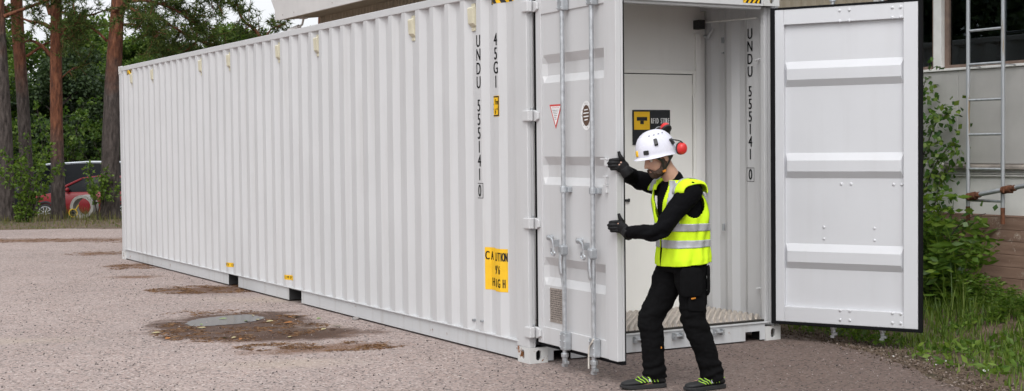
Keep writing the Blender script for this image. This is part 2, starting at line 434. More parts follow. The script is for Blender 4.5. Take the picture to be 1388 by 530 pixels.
# ---------------------------------------------------------------- the container
CL, CW, CH = 12.192, 2.438, 2.896
PITCH_C, Y0C = 0.279, 0.367
def prof(y):
    """outer face x of the corrugated side wall at distance y along the container"""
    if y < Y0C-0.0 or y > Y0C+41*PITCH_C+0.22: return 0.040
    t = (y-Y0C) % PITCH_C
    if t < 0.076: return 0.040-0.036*t/0.076
    if t < 0.148: return 0.004
    if t < 0.216: return 0.004+0.036*(t-0.148)/0.068
    return 0.040
BREAKS = [0.19]
for kk in range(42):
    for t in (0, 0.076, 0.148, 0.216):
        y = Y0C+kk*PITCH_C+t
        if y < 12.0: BREAKS.append(y)
BREAKS.append(12.0)

def wrap(mb, sgn=1, off=0.0016):
    """lay a flat (y,z) decal mesh onto the corrugated wall; cuts it at every fold"""
    bm = bmesh.new(); vv = [bm.verts.new(p) for p in mb.v]
    for f, mi in zip(mb.f, mb.mi):
        try: q = bm.faces.new([vv[i] for i in f]); q.material_index = mi
        except ValueError: pass
    ya = min(p[1] for p in mb.v); yb = max(p[1] for p in mb.v)
    for y in BREAKS:
        if ya < y < yb:
            bmesh.ops.bisect_plane(bm, geom=list(bm.verts)+list(bm.edges)+list(bm.faces), plane_co=(0, y, 0), plane_no=(0, 1, 0))
    for v in bm.verts:
        v.co.x = prof(v.co.y)-off-v.co.x
    me = bpy.data.meshes.new('decal'); bm.to_mesh(me); bm.free(); return me

con = empty('shipping_container', (0, 0, 0))
tag(con, 'long white corrugated steel shipping container with open end doors', 'container')

def wall_panel(name, side):
    mb = MB(); sx = (lambda x: x) if side > 0 else (lambda x: CW-x)
    outl = [(sx(prof(y)), y) for y in BREAKS]; inl = [(sx(prof(y)+0.0022), y) for y in BREAKS]
    n = len(outl)
    for z in (0.160, 2.830):
        mb.v += [(x, y, z) for x, y in outl]+[(x, y, z) for x, y in inl]
    for i in range(n-1):
        for a, flip in ((0, side > 0), (n, side < 0)):
            q = (a+i, a+i+1, 2*n+a+i+1, 2*n+a+i); mb.face(q if not flip else q[::-1])
    return mb.build(name, M['paint'], con)
wall_panel('side_panel', 1); wall_panel('side_panel', -1)
# closed far end, corrugated vertically
mb = MB(); pts = []; x = 0.19; pts.append((0.10, 12.152)); pts.append((0.19, 12.152))
while x < 2.2:
    pts += [(x+0.07, 12.188), (x+0.14, 12.188), (x+0.21, 12.152), (x+0.28, 12.152)]; x += 0.28
pts.append((2.338, 12.152))
poly = pts+[(a, b-0.003) for a, b in pts[::-1]]
mb.prism(poly, 2, 0.16, 2.83); mb.build('end_panel', M['paint'], con)
# roof with shallow cross ribs
mb = MB(); pts = [(0.10, 2.872)]; y = 0.25
while y < 11.9:
    pts += [(y, 2.872), (y+0.03, 2.886), (y+0.12, 2.886), (y+0.15, 2.872)]; y += 0.30
pts.append((12.09, 2.872)); poly = pts+[(a, b-0.003) for a, b in pts[::-1]]
mb.prism(poly, 0, 0.055, CW-0.055); mb.build('roof', M['paint'], con)
for x0 in (0.0, CW-0.06):
    MB().box(x0, x0+0.06, 0.17, CL-0.17, 2.822, 2.886).build('top_rail', M['paint'], con, bevel=0.005)
MB().box(0.16, CW-0.16, CL-0.06, CL-0.004, 2.80, 2.886).build('top_rail', M['paint'], con, bevel=0.005)
# bottom rails: lip, web with fork pockets
FORK = [(4.77, 5.14), (6.82, 7.18)]
for sgn in (0, 1):
    X = (lambda x: x) if sgn == 0 else (lambda x: CW-x)
    def bx(mb, x0, x1, *r):
        a, b = sorted((X(x0), X(x1))); mb.box(a, b, *r)
    mb = MB(); bx(mb, -0.001, 0.05, 0.17, CL-0.17, 0.150, 0.1605)
    ys_ = [0.17]+[q for f in FORK for q in f]+[CL-0.17]
    for a, b in zip(ys_[0::2], ys_[1::2]): bx(mb, 0.018, 0.023, a, b, 0.016, 0.151)
    bx(mb, 0.0235, 0.06, 0.17, FORK[0][0], 0.016, 0.021); bx(mb, 0.0235, 0.06, FORK[1][1], CL-0.17, 0.016, 0.021)
    mb.build('bottom_rail', M['paint_sill'], con, bevel=0.002, seg=1)
for a, b in FORK:
    mb = MB(); mb.box(0.026, CW-0.026, a-0.006, a, 0.018, 0.150); mb.box(0.026, CW-0.026, b, b+0.006, 0.018, 0.150); mb.box(0.026, CW-0.026, a+0.0005, b-0.0005, 0.140, 0.1495)
    mb.build('fork_pocket', M['dark'], con)  # shade inside the tunnel put into the colour of its walls
# corner posts and castings
for x0, sg in ((0.004, 1), (CW-0.004, -1)):
    def bxs(mb, xa, xb, *r):
        a, b = sorted((x0+sg*xa, x0+sg*xb)); mb.box(a, b, *r)
    mb = MB(); bxs(mb, 0, 0.036, 0.006, 0.196, 0.118, 2.778); bxs(mb, 0.0365, 0.062, 0.012, 0.10, 0.118, 2.778); bxs(mb, 0.0625, 0.10, 0.07, 0.12, 0.118, 2.778)
    mb.build('corner_post', M['paint'], con, bevel=0.006)
    mb = MB(); bxs(mb, 0, 0.10, CL-0.18, CL-0.006, 0.118, 2.778); mb.build('corner_post', M['paint'], con, bevel=0.012)

def casting(x, y, z, sx, sy, top):
    """ISO corner casting: hollow block with a slot in each outer face"""
    e = MB()
    W_, L_, H_, T = 0.162, 0.178, 0.118, 0.022
    def face_with_slot(fn, w_, h_, hw, hh, n=10):
        # a plate with an oval slot: ring of quads between slot outline and plate outline, extruded by T
        inner = []; outer = []
        for i in range(4*n):
            t = 2*math.pi*(i+0.5)/(4*n); c, s_ = math.cos(t), math.sin(t)
            r = hw
            px, py = r*c, r*s_+(hh-hw)*(1 if s_ > 0 else -1)
            if hw > hh: px, py = hh*c+(hw-hh)*(1 if c > 0 else -1), hh*s_
            inner.append((px, py))
            m_ = max(abs(c)/(w_/2), abs(s_)/(h_/2)); outer.append((c/m_, s_/m_))
        for arr in (outer,):
            for cx, cy in ((1, 1), (-1, 1), (-1, -1), (1, -1)):
                best = min(range(len(arr)), key=lambda q: (arr[q][0]-cx*w_/2)**2+(arr[q][1]-cy*h_/2)**2); arr[best] = (cx*w_/2, cy*h_/2)
        N = 4*n; b = len(e.v)
        for d_ in (0, T):
            e.v.extend([fn(p[0], p[1], d_) for p in outer]); e.v.extend([fn(p[0], p[1], d_) for p in inner])
        for i in range(N):
            j = (i+1) % N
            e.face((b+i, b+j, b+N+j, b+N+i)); e.face((b+2*N+i, b+3*N+i, b+3*N+j, b+2*N+j))
            e.face((b+N+i, b+N+j, b+3*N+j, b+3*N+i)); e.face((b+i, b+2*N+i, b+2*N+j, b+j))
    face_with_slot(lambda p, q, d_: (x+sx*(W_/2+p), y+sy*d_, z+H_/2+q), W_, H_, 0.024, 0.040)
    face_with_slot(lambda p, q, d_: (x+sx*d_, y+sy*(L_/2+p+T*0.5), z+H_/2+q), L_-T, H_, 0.022, 0.040)
    zz = z+H_-T if top else z
    e.box(*sorted((x+sx*(T+0.0005), x+sx*W_)), *sorted((y+sy*(T+0.0005), y+sy*L_)), zz, zz+T, 1)
    zz = z if top else z+H_-T
    e.box(*sorted((x+sx*(T+0.0005), x+sx*W_)), *sorted((y+sy*(T+0.0005), y+sy*L_)), zz, zz+T, 1)
    e.box(*sorted((x+sx*(W_-0.015), x+sx*(W_-0.0005))), *sorted((y+sy*(T+0.0005), y+sy*L_)), z+T, z+H_-T, 1)
    e.box(*sorted((x+sx*(T+0.0005), x+sx*W_)), *sorted((y+sy*(L_-0.015), y+sy*(L_-0.0005))), z+T, z+H_-T, 1)
    o = e.build('corner_casting', [M['paint_cast'], M['dark']], con)  # hollow behind the slots coloured dark in place of its shade
    bm = bmesh.new(); bm.from_mesh(o.data); bmesh.ops.recalc_face_normals(bm, faces=bm.faces); bm.to_mesh(o.data); bm.free()
for xx, sx in ((0, 1), (CW, -1)):
    for yy, sy in ((-0.004, 1), (CL+0.004, -1)):
        for zz, tp in ((0.0, False), (CH-0.118, True)): casting(xx, yy, zz, sx, sy, tp)
# header and threshold of the door end
MB().box(0.163, CW-0.163, 0.004, 0.10, 2.775, 2.886).box(0.163, CW-0.163, 0.03, 0.10, 2.752, 2.7745).build('header_beam', M['paint'], con, bevel=0.004)
mb = MB()
poly = [(0.163, 0.012), (0.215, 0.012), (0.215, 0.085), (0.37, 0.085), (0.37, 0.012), (CW-0.37, 0.012), (CW-0.37, 0.085), (CW-0.215, 0.085), (CW-0.215, 0.012), (CW-0.163, 0.012), (CW-0.163, 0.150), (0.163, 0.150)]
mb.prism(poly, 1, 0.002, 0.010); mb.box(0.10, CW-0.10, 0.0105, 0.12, 0.138, 0.1495); mb.box(0.104, CW-0.104, -0.012, 0.012, 0.1505, 0.160)
sill = mb.build('door_sill', M['paint_sill'], con)
for x in (0.60, 0.987, 1.366, 1.773):
    mb = MB()
    for dx in (-0.035, 0.035): mb.box(x+dx-0.008, x+dx+0.008, -0.045, 0.001, 0.085, 0.135)
    mb.box(x-0.045, x+0.045, -0.016, 0.001, 0.098, 0.122); mb.cyl((x-0.05, -0.035, 0.11), (x+0.05, -0.035, 0.11), 0.009, 8)
    mb.build('cam_keeper', M['galv'], sill, bevel=0.002, seg=1)
# dark floor pan under the box so that the underside is closed
MB().box(0.06, CW-0.06, 0.10, 12.1, 0.122, 0.1375).build('floor', M['dark'], con)

# vestibule: partition wall with a store door, stepped tread floor
MB().box(0.008, 2.430, 1.0, 1.06, 0.1505, 2.86).build('partition_wall', M['partition'], con)
idr = MB().box(1.368, 2.273, 0.982, 0.9985, 0.191, 2.255).build('store_door', M['inner_door'], con, bevel=0.003); idr['label'] = 'cream steel inner door'
mb = MB(); mb.box(1.325, 1.358, 0.972, 0.9985, 0.168, 2.295); mb.box(2.281, 2.312, 0.972, 0.9985, 0.168, 2.295); mb.box(1.3585, 2.2805, 0.972, 0.9985, 2.263, 2.295); mb.box(1.3585, 2.2805, 0.972, 0.9985, 0.168, 0.183)
mb.build('door_frame', M['inner_door'], idr, bevel=0.002, seg=1)
mb = MB(); mb.box(2.2735, 2.2805, 0.993, 0.9985, 0.19, 2.2625); mb.box(1.3585, 1.3675, 0.993, 0.9985, 0.19, 2.2625); mb.box(1.368, 2.273, 0.993, 0.9985, 2.2555, 2.2625); mb.build('gap_shadow', M['gasket'], idr)  # shadow line round the door leaf, drawn as strips in gasket black
for za, zb in ((2.06, 2.185), (1.265, 1.365), (0.42, 0.52)):
    MB().cyl((2.284, 0.974, za), (2.284, 0.974, zb), 0.011, 10).box(2.272, 2.2935, 0.975, 0.984, za+0.01, zb-0.01).build('hinge', M['inner_door'], idr, smooth=40)
MB().box(1.50, 1.58, 0.958, 0.966, 1.150, 1.172).box(1.575, 1.59, 0.966, 0.9818, 1.146, 1.176).build('latch_handle', M['black'], idr, bevel=0.003)
# trim strip on the right of the partition, conduit hook
MB().box(2.315, 2.368, 0.975, 0.9985, 0.168, 2.62).build('trim_strip', M['partition'], con, bevel=0.003)
MB().box(2.30, 2.36, 0.90, 0.9985, 2.66, 2.74).build('junction_box', M['dark'], con, bevel=0.004)
MB().tube(catmull([(2.375, 0.93, 2.60), (2.36, 0.86, 2.585), (2.355, 0.82, 2.62), (2.37, 0.80, 2.66)], 5), 0.014, 8).build('hook', M['galv'], con, smooth=40)
MB().tube([(2.37, 0.2, 2.70), (2.372, 0.95, 2.72)], 0.007, 6).build('conduit', M['partition'], con, smooth=40)
# tread: rows of folded teeth
mb = MB(); nx_, ny_ = 36, 12; x0, x1, y0, y1 = 0.115, 2.33, 0.10, 0.972; dx, dy = (x1-x0)/nx_, (y1-y0)/ny_
for i in range(nx_):
    for j in range(ny_):
        xa, ya = x0+i*dx+0.007, y0+j*dy+0.006; ex, ey = dx-0.014, dy-0.020; b = len(mb.v); h = 0.044; z0 = 0.1655
        mb.v += [(xa, ya, z0), (xa+ex, ya, z0), (xa+ex, ya+ey, z0), (xa, ya+ey, z0), (xa+0.40*ex, ya+0.18*ey, z0+h), (xa+0.60*ex, ya+0.18*ey, z0+h), (xa+0.60*ex, ya+0.80*ey, z0+h), (xa+0.40*ex, ya+0.80*ey, z0+h)]
        for q in ((0, 1, 5, 4), (1, 2, 6, 5), (2, 3, 7, 6), (3, 0, 4, 7), (4, 5, 6, 7)): mb.face([b+t for t in q])
mb.box(0.105, 2.335, 0.08, 0.975, 0.1500, 0.1650, 1)
tr = mb.build('tread_floor', [M['tread'], M['tread_base']], con); tr['kind'] = 'stuff'
# bits on the inner right wall
for y, z0, z1 in ((0.69, 2.52, 2.57), (0.69, 2.43, 2.44), (0.69, 0.88, 0.94)):
    MB().box(2.380, 2.396, y-0.012, y+0.012, z0, z1).build('lashing_lug', M['galv_dull'], con)
for z in (2.35, 0.42):
    MB().tube([(2.385, 0.16, z), (2.35, 0.16, z), (2.35, 0.20, z-0.005), (2.385, 0.20, z-0.005)], 0.006, 6).build('lashing_ring', M['paint_in'], con, smooth=40)

# wall vents
for kk in (1, 5, 13, 17, 23, 27, 35, 39):
    y = 0.6145+kk*PITCH_C; zc = 2.672; v = MB()
    prof_ = [(0.0385, zc-0.075), (0.006, zc-0.045), (-0.002, zc+0.075), (0.012, zc+0.088), (0.0385, zc+0.088)]
    v.prism(prof_, 1, y-0.044, y+0.044); vo = v.build('vent', M['vent'], con, bevel=0.003)
    for za, zb in ((zc-0.105, zc-0.0755), (zc+0.0885, zc+0.115)): MB().box(0.030, 0.0395, y-0.03, y+0.03, za, zb).build('mounting_tab', M['vent'], vo, bevel=0.002, seg=1)
# earthing studs low on the wall
for y, z in ((0.93, 0.235), (0.73, 0.25)):
    MB().cyl((prof(y)+0.002, y, z), (prof(y)-0.025, y, z), 0.010, 8).build('stud', M['galv_dull'], con)

# markings
def side_map(u, v): return (0.0, -u, v)
def lettering(parts, name='lettering', mats=None, off=0.0016):
    mb = MB()
    for a in parts: text2d(mb, *a[:6], **a[6])
    me = wrap(mb, off=off); return obj(name, me, mats or M['black'], con)
for t_, y_, z_ in (('UNDU', 0.762, 2.432), ('555141', 0.762, 1.920), ('0', 0.762, 1.243), ('45G1', 0.479, 2.425)):
    lettering([(t_, -y_, z_, 0.093, 0.060, 0.1095, dict(vertical=True, bold=0.003, map3=side_map))])
def rect_frame(mb, ya, yb, za, zb, t):
    for r in ((ya, yb, za, za+t), (ya, yb, zb-t, zb), (ya, ya+t, za+t, zb-t), (yb-t, yb, za+t, zb-t)):
        b = len(mb.v); mb.v += [(0, r[0], r[2]), (0, r[1], r[2]), (0, r[1], r[3]), (0, r[0], r[3])]; mb.face((b, b+1, b+2, b+3))
def rect(mb, ya, yb, za, zb, m=0, x=0.0):
    b = len(mb.v); mb.v += [(x, ya, za), (x, yb, za), (x, yb, zb), (x, ya, zb)]; mb.face((b, b+1, b+2, b+3), m)
mb = MB(); rect_frame(mb, 0.712, 0.812, 1.228, 1.35, 0.005); obj('check_digit_frame', wrap(mb), M['black'], con)
# height stickers
mb = MB(); rect(mb, 0.435, 0.562, 1.872, 2.034); st = obj('sticker', wrap(mb), M['yellow_print'], con); st['label'] = 'small yellow height sticker'
mb = MB(); rect_frame(mb, 0.437, 0.560, 1.875, 2.031, 0.010); obj('sticker_border', wrap(mb, off=0.003), M['black'], st)
for t_, z_ in (('2,9m', 1.965), ("9'6\"", 1.893)):
    mb = MB(); text2d(mb, t_, -0.54, z_, 0.042, 0.020, 0.026, bold=0.0012, map3=side_map); obj('lettering', wrap(mb, off=0.003), M['black'], st)
mb = MB(); rect(mb, 0.374, 0.704, 0.506, 0.842); st = obj('sticker', wrap(mb), M['yellow_print'], con); st['label'] = 'yellow caution sticker over the corrugations'
for t_, z_, w_, pos in (('CAUTION', 0.745, 0.032, (0.680, 0.628, 0.502, 0.458, 0.432, 0.412, 0.388)), ("9'6", 0.642, 0.027, (0.503, 0.480, 0.457)), ('HIGH', 0.538, 0.034, (0.610, 0.503, 0.462, 0.408))):
    mb = MB()
    for ch, y_ in zip(t_, pos): text2d(mb, ch, -y_, z_, 0.066, w_ if y_ > 0.44 else w_*0.6, 0, bold=0.003, map3=side_map)
    obj('lettering', wrap(mb, off=0.003), M['black'], st)
for ya, yb, t in ((6.93, 7.29, 'EMPTY ONLY'), (4.97, 5.23, 'EMPTY')):
    mb = MB(); rect(mb, ya, yb, 0.232, 0.283); st = obj('sticker', wrap(mb), M['yellow_print'], con)
    mb = MB(); n = len(t); text2d(mb, t, -(yb-0.03), 0.243, 0.03, (yb-ya-0.06)/n*0.7, (yb-ya-0.06)/(n-0.5), bold=0.001, map3=side_map); obj('lettering', wrap(mb, off=0.003), M['black'], st)
def hazard(ya, yb, za, zb, mapf, parent, n=4):
    mb = MB()
    def poly(pts, m):
        b = len(mb.v); mb.v += [mapf(*q) for q in pts]; mb.face(range(b, b+len(pts)), m)
    h = zb-za; ws = (yb-ya)/n
    for i in range(-2, n+2):
        for hf, m in ((0, 0), (0.5, 1)):
            a = ya+(i+hf)*ws; pts = [(a, za), (a+ws/2, za), (a+ws/2+h*0.7, zb), (a+h*0.7, zb)]
            pts = [(min(max(p[0], ya), yb), p[1]) for p in pts]
            if max(p[0] for p in pts)-min(p[0] for p in pts) > 0.004: poly(pts, m)
    return mb
for ya, yb in ((0.22, 0.60), (11.55, 11.82)):
    mb = hazard(ya, yb, 2.748, 2.815, lambda a, b: (0, a, b), con); o = obj('hazard_stripe', wrap(mb), [M['yellow_print'], M['black']], con)
mb = hazard(2.06, 2.25, 2.795, 2.875, lambda a, b: (a, 0.0025, b), con); mb.build('hazard_stripe', [M['yellow_print'], M['black']], con)
# number inside on the right wall: viewer looks towards +x, so text runs towards -y
mb = MB(); im = lambda u, v: (CW-prof(-u)-0.0055, -u, v)
for t, z in (('UNDU', 2.532), ('555141', 2.043), ('0', 1.335)):
    mb = MB(); text2d(mb, t, -0.325, z, 0.088, 0.058, 0.107, vertical=True, bold=0.0025, map3=im); mb.build('lettering', M['black'], con)
mb = MB()
for r in ((0.275, 0.279, 1.318, 1.436), (0.371, 0.375, 1.318, 1.436), (0.279, 0.371, 1.318, 1.322), (0.279, 0.371, 1.432, 1.436)): rect(mb, *r, x=2.3925)
mb.build('check_digit_frame', M['black'], con)

# RFID sign on the store door
sg_ = MB().box(1.626, 2.024, 0.972, 0.9775, 1.640, 1.944).build('sign_board', plain('sign_black', (0.014, 0.016, 0.02), 0.35), con); sg_['label'] = 'black store sign with yellow square and white lettering'
MB().box(1.640, 1.805, 0.9705, 0.9718, 1.772, 1.928).build('logo_square', M['yellow_print'], sg_)
MB().box(1.668, 1.777, 0.9690, 0.9702, 1.850, 1.882).box(1.704, 1.741, 0.9690, 0.9702, 1.820, 1.8495).build('logo_mark', M['black'], sg_)
mb = MB()
for du_, dy_ in ((-0.0013, 0.9712), (0.0, 0.9708), (0.0013, 0.9704)): text2d(mb, 'RFID STORE', 1.829+du_, 1.826, 0.046, 0.0155, 0.0198, map3=lambda u, v: (u, dy_, v))
mb.build('lettering', M['white_print'], sg_)
# ---------------------------------------------------------------- end doors
ZB, ZT = 0.168, 2.738
def make_door(side, hinge_xy, theta, label):
    """side=+1: hinged on the left post, -1: on the right.  Door-local: x along the leaf from the hinge, y inwards, z up"""
    s = side
    def B(mb, x0, x1, *r):
        a, b = sorted((s*x0, s*x1)); return mb.box(a, b, *r)
    W_ = 1.150 if s > 0 else 1.188; XS = 0.980 if s > 0 else 1.072      # the inner view shows a narrower meeting stile
    # skin with three pressed bands, as one folded sheet
    mb = MB(); zs = [(ZB+0.118, 0.012)]
    for c in (0.713, 1.458, 2.208):
        zs += [(c-0.105, 0.012), (c-0.048, 0.047), (c+0.040, 0.047), (c+0.103, 0.012)]
    zs += [(ZT-0.118, 0.012)]
    xe = [(0.078, 0.0), (0.083, 0.0), (0.108, 1.0), (XS-0.022, 1.0), (XS-0.002, 0.0), (XS+0.008, 0.0)]
    def sheet(off, flip):
        b = len(mb.v)
        for z, d in zs:
            for x, f in xe: mb.v.append((s*x, 0.012+(d-0.012)*f+off, z))
        n = len(xe)
        for i in range(len(zs)-1):
            for j in range(n-1):
                q = (b+i*n+j, b+i*n+j+1, b+(i+1)*n+j+1, b+(i+1)*n+j); mb.face(q if not flip else q[::-1])
    sheet(0, s < 0); sheet(0.0025, s > 0)
    root = mb.build('cargo_door', M['paint'] if s > 0 else M['door_white'], con); root['label'] = label
    mat = M['paint'] if s > 0 else M['door_white']
    mb = MB(); B(mb, 0.006, 0.082, 0.0, 0.052, ZB, ZT); root_f = mb.build('stile', mat, root, bevel=0.004)
    mb = MB(); B(mb, XS, XS+0.056, 0.0, 0.0295, ZB, ZT); B(mb, XS+0.0565, W_, -0.012, 0.0295, ZB, ZT); B(mb, XS, W_, 0.030, 0.052, ZB, ZT); mb.build('stile', mat, root, bevel=0.004)
    for za, zb in ((ZB, ZB+0.125), (ZT-0.125, ZT)):
        mb = MB(); B(mb, 0.0825, XS-0.0005, 0.002, 0.050, za, zb); mb.build('rail', mat, root, bevel=0.004)
    # rubber seal round the leaf: flat fins outside the frame
    mb = MB(); za, zb = ZB-0.026, ZT+0.018
    B(mb, -0.034, 0.0055, 0.004, 0.056, za, zb); B(mb, W_+0.0005, W_+(0.030 if s < 0 else 0.004), 0.010 if s < 0 else 0.046, 0.056, za, zb)
    B(mb, 0.0055, W_+0.0005, 0.018, 0.056, za, ZB-0.0005); B(mb, 0.0055, W_+0.0005, 0.018, 0.056, ZT+0.0005, zb)
    mb.build('door_seal', M['gasket'], root, bevel=0.003, seg=1)
    # hinges
    for z in (0.240, 1.06, 1.866, 2.68):
        mb = MB(); poly = [(-0.055, z-0.038), (-0.055, z+0.038), (0.005, z+0.042), (0.058, z+0.024), (0.062, z-0.024), (0.02, z-0.042)]
        mb.prism([(s*a, b) for a, b in (poly if s > 0 else poly[::-1])], 1, -0.020, -0.0005)
        hb = mb.build('hinge', mat, root, bevel=0.004)
        MB().cyl((s*-0.045, -0.008, z-0.058), (s*-0.045, -0.008, z+0.058), 0.012, 10).build('hinge_pin', M['galv'], hb, smooth=40)
    # lock rods with guides, cams, handles
    for xr in (0.470, 0.878):
        mb = MB(); mb.tube([(s*xr, -0.036, 0.11), (s*xr, -0.036, 2.80)], 0.0165, 14)
        rod = mb.build('lock_rod', M['galv'], root, smooth=40)
        for z, h in ((0.232, 0.066), (2.672, 0.066)):
            mb = MB(); B(mb, xr-0.036, xr+0.036, -0.058, -0.001, z-h, z+h); gb = mb.build('rod_guide', M['galv_dull'], rod, bevel=0.008)
            for dx in (-0.028, 0.028):
                for dz in (-0.045, 0.0, 0.045):
                    MB().ell((s*(xr+dx), -0.060, z+dz), 0.006, 0.004, 0.006, 8, 4).build('bolt', M['galv'], gb)
        for z in (1.325,):
            mb = MB(); mb.cyl((s*xr, -0.036, z-0.022), (s*xr, -0.036, z+0.022), 0.026, 14); B(mb, xr-0.012, xr+0.045, -0.020, 0.011, z-0.02, z+0.02); mb.build('rod_guide', M['galv_dull'], rod, bevel=0.003)
        # cam ends
        for z, sg in ((0.145, -1), (2.785, 1)):
            mb = MB(); mb.cyl((s*xr, -0.036, z), (s*xr, -0.036, z+sg*0.03), 0.027, 12); mb.cyl((s*xr, -0.036, z+sg*0.031), (s*xr, -0.036, z+sg*0.055), 0.020, 10)
            B(mb, xr-0.012, xr+0.034, -0.052, -0.018, *sorted((z+sg*0.056, z+sg*0.078))); B(mb, xr-0.022, xr+0.012, -0.052, -0.018, *sorted((z+sg*0.0785, z+sg*0.10)))
            mb.build('locking_cam', M['galv'], rod, bevel=0.003)
        # handle hub and cranked handle hanging beside the rod
        mb = MB(); B(mb, xr-0.020, xr+0.034, -0.078, -0.018, 0.850, 0.928); mb.build('handle_hub', M['galv_dull'], rod, bevel=0.014)
        mb = MB(); pts = catmull([(s*(xr+0.004), -0.072, 0.875), (s*(xr+0.006), -0.076, 0.81), (s*(xr+0.012), -0.076, 0.755), (s*(xr+0.020), -0.072, 0.70), (s*(xr+0.034), -0.070, 0.63), (s*(xr+0.038), -0.070, 0.555)], 6)
        mb.tube(pts, [0.016]*8+[0.018]*9+[0.008]*14, 8, flat=0.45, up=(1, 0, 0)); mb.build('handle', M['galv'], rod, smooth=50)
    for xr in (0.215, 0.645):
        mb = MB(); mb.cyl((s*xr, 0.010, 0.965), (s*xr, -0.030, 0.965), 0.021, 12)
        mb.tube(catmull([(s*xr, -0.030, 0.968), (s*(xr+0.06), -0.034, 0.958), (s*(xr+0.085), -0.034, 0.935), (s*(xr+0.09), -0.034, 0.87)], 4), [0.013]*13, 8, flat=0.5, up=(0, 0, 1))
        mb.tube(catmull([(s*(xr+0.09), -0.034, 0.875), (s*(xr+0.115), -0.034, 0.86), (s*(xr+0.10), -0.034, 0.84), (s*(xr+0.065), -0.036, 0.86), (s*(xr+0.07), -0.038, 0.89)], 4), 0.0075, 8)
        B(mb, xr+0.075, xr+0.105, -0.036, 0.011, 0.905, 0.955); mb.build('handle_catch', M['galv'], root, smooth=40)
    # stop brackets on the meeting stile
    for z in (1.545, 1.425, 1.365):
        mb = MB(); B(mb, 0.965 if z > 1.5 else 1.0, 1.05, -0.030, 0.010, z-0.006, z+0.006); B(mb, 1.02, 1.046, -0.0295, 0.001, z-0.05, z-0.0065); mb.build('stop_bracket', mat, root, bevel=0.002, seg=1)
    # bolts through the leaf, seen from inside
    if s < 0:
        rows = [(0.557, 0.637, 2.703, 2.618), (0.985, 1.050, 2.700, 2.622), (0.557, 0.637, 1.308, 1.308), (0.985, 1.050, 1.306, 1.306), (0.557, 0.637, 0.284, 0.208), (0.985, 1.050, 0.284, 0.208)]
        seen = set()
        for a, b, z0, z1 in rows:
            for x in (a, b):
                for z in (z0, z1):
                    if (x, z) in seen: continue
                    seen.add((x, z)); y = 0.050 if (z > 2.5 or z < 0.4) else 0.0145
                    MB().ell((s*x, y+0.001, z), 0.013, 0.008, 0.013, 10, 5).build('bolt', mat, root, smooth=60)
        for x in (0.41, 0.83):
            for z in (0.954, 0.858): MB().ell((s*x, 0.0155, z), 0.012, 0.007, 0.012, 10, 5).build('bolt', mat, root, smooth=60)
    root.location = (hinge_xy[0], hinge_xy[1], 0); root.rotation_euler = (0, 0, -s*theta)
    return root
dl = make_door(1, (0.06, -0.03), math.radians(92), 'outer face of the left door leaf with lock rods')
dr = make_door(-1, (CW-0.055, -0.03), math.radians(118), 'white inner face of the right door leaf')
for z in (0.240, 1.06, 1.866, 2.68):
    MB().box(-0.014, 0.030, -0.040, 0.050, z-0.040, z+0.040).build('hinge_lug', M['paint'], con, bevel=0.006)
    MB().box(CW-0.030, CW+0.014, -0.040, 0.050, z-0.040, z+0.040).build('hinge_lug', M['paint'], con, bevel=0.006)
# labels on the left leaf, all on the flat field between the bands (y = 0.012)
FY = 0.0105
mb = MB(); mb.v += [(0.19, FY, 1.942), (0.285, FY, 1.762), (0.378, FY, 1.942)]; mb.face((0, 1, 2)); lab = mb.build('label_sticker', M['red_print'], dl); lab['label'] = 'triangular white warning label with red border'
mb = MB(); mb.v += [(0.210, FY-0.0012, 1.929), (0.285, FY-0.0012, 1.788), (0.358, FY-0.0012, 1.929)]; mb.face((0, 1, 2)); mb.build('label_field', M['white_print'], lab)
mb = MB(); text2d(mb, 'ATTENTION', 0.239, 1.914, 0.010, 0.008, 0.0115, map3=lambda u, v: (u, FY-0.0024, v)); mb.build('lettering', M['red_print'], lab)
mb = MB()
for i, (wd, z) in enumerate(((0.085, 1.897), (0.07, 1.884), (0.055, 1.871), (0.04, 1.858), (0.03, 1.845), (0.022, 1.832))):
    x = 0.284-wd/2
    while x < 0.284+wd/2:
        l = 0.006+0.010*random.random(); b = len(mb.v); y = FY-0.0024
        mb.v += [(x, y, z), (x+l, y, z), (x+l, y, z+0.005), (x, y, z+0.005)]; mb.face((b, b+1, b+2, b+3)); x += l+0.004
mb.build('fine_print', plain('grey_print', (0.2, 0.2, 0.2), 0.6), lab)
def oval(cx, cz, rx, rz, y):
    mb = MB(); mb.v += [(cx+rx*math.cos(-2*math.pi*i/36), y, cz+rz*math.sin(-2*math.pi*i/36)) for i in range(36)]; mb.face(range(36)); return mb
lab = oval(0.722, 1.851, 0.076, 0.104, FY).build('label_sticker', M['white_print'], dl); lab['label'] = 'oval white label with brown seal'
oval(0.722, 1.851, 0.052, 0.074, FY-0.0012).build('seal', M['brown_print'], lab)
mb = MB()
for i in range(14):
    a = 2*math.pi*i/14; text2d(mb, 'SAFE CONTAINER'[i] if 'SAFE CONTAINER'[i] != ' ' else 'O', 0.722+0.061*math.cos(a), 1.846+0.086*math.sin(a), 0.010, 0.008, 0, map3=lambda u, v: (u, FY-0.0012, v))
mb.build('lettering', M['brown_print'], lab)
mb = MB()
for z, w_ in ((1.885, 0.05), (1.862, 0.075), (1.838, 0.07), (1.815, 0.045)):
    b = len(mb.v); mb.v += [(0.722-w_/2, FY-0.0024, z), (0.722+w_/2, FY-0.0024, z+0.004), (0.722+w_/2, FY-0.0024, z+0.012), (0.722-w_/2, FY-0.0024, z+0.008)]; mb.face((b, b+1, b+2, b+3))
mb.build('seal_mark', M['white_print'], lab)
pl = MB().box(0.176, 0.366, 0.0085, 0.0115, 0.338, 0.592).build('data_plate', M['plate'], dl); pl['label'] = 'riveted metal data plate'
mb = MB(); z = 0.57
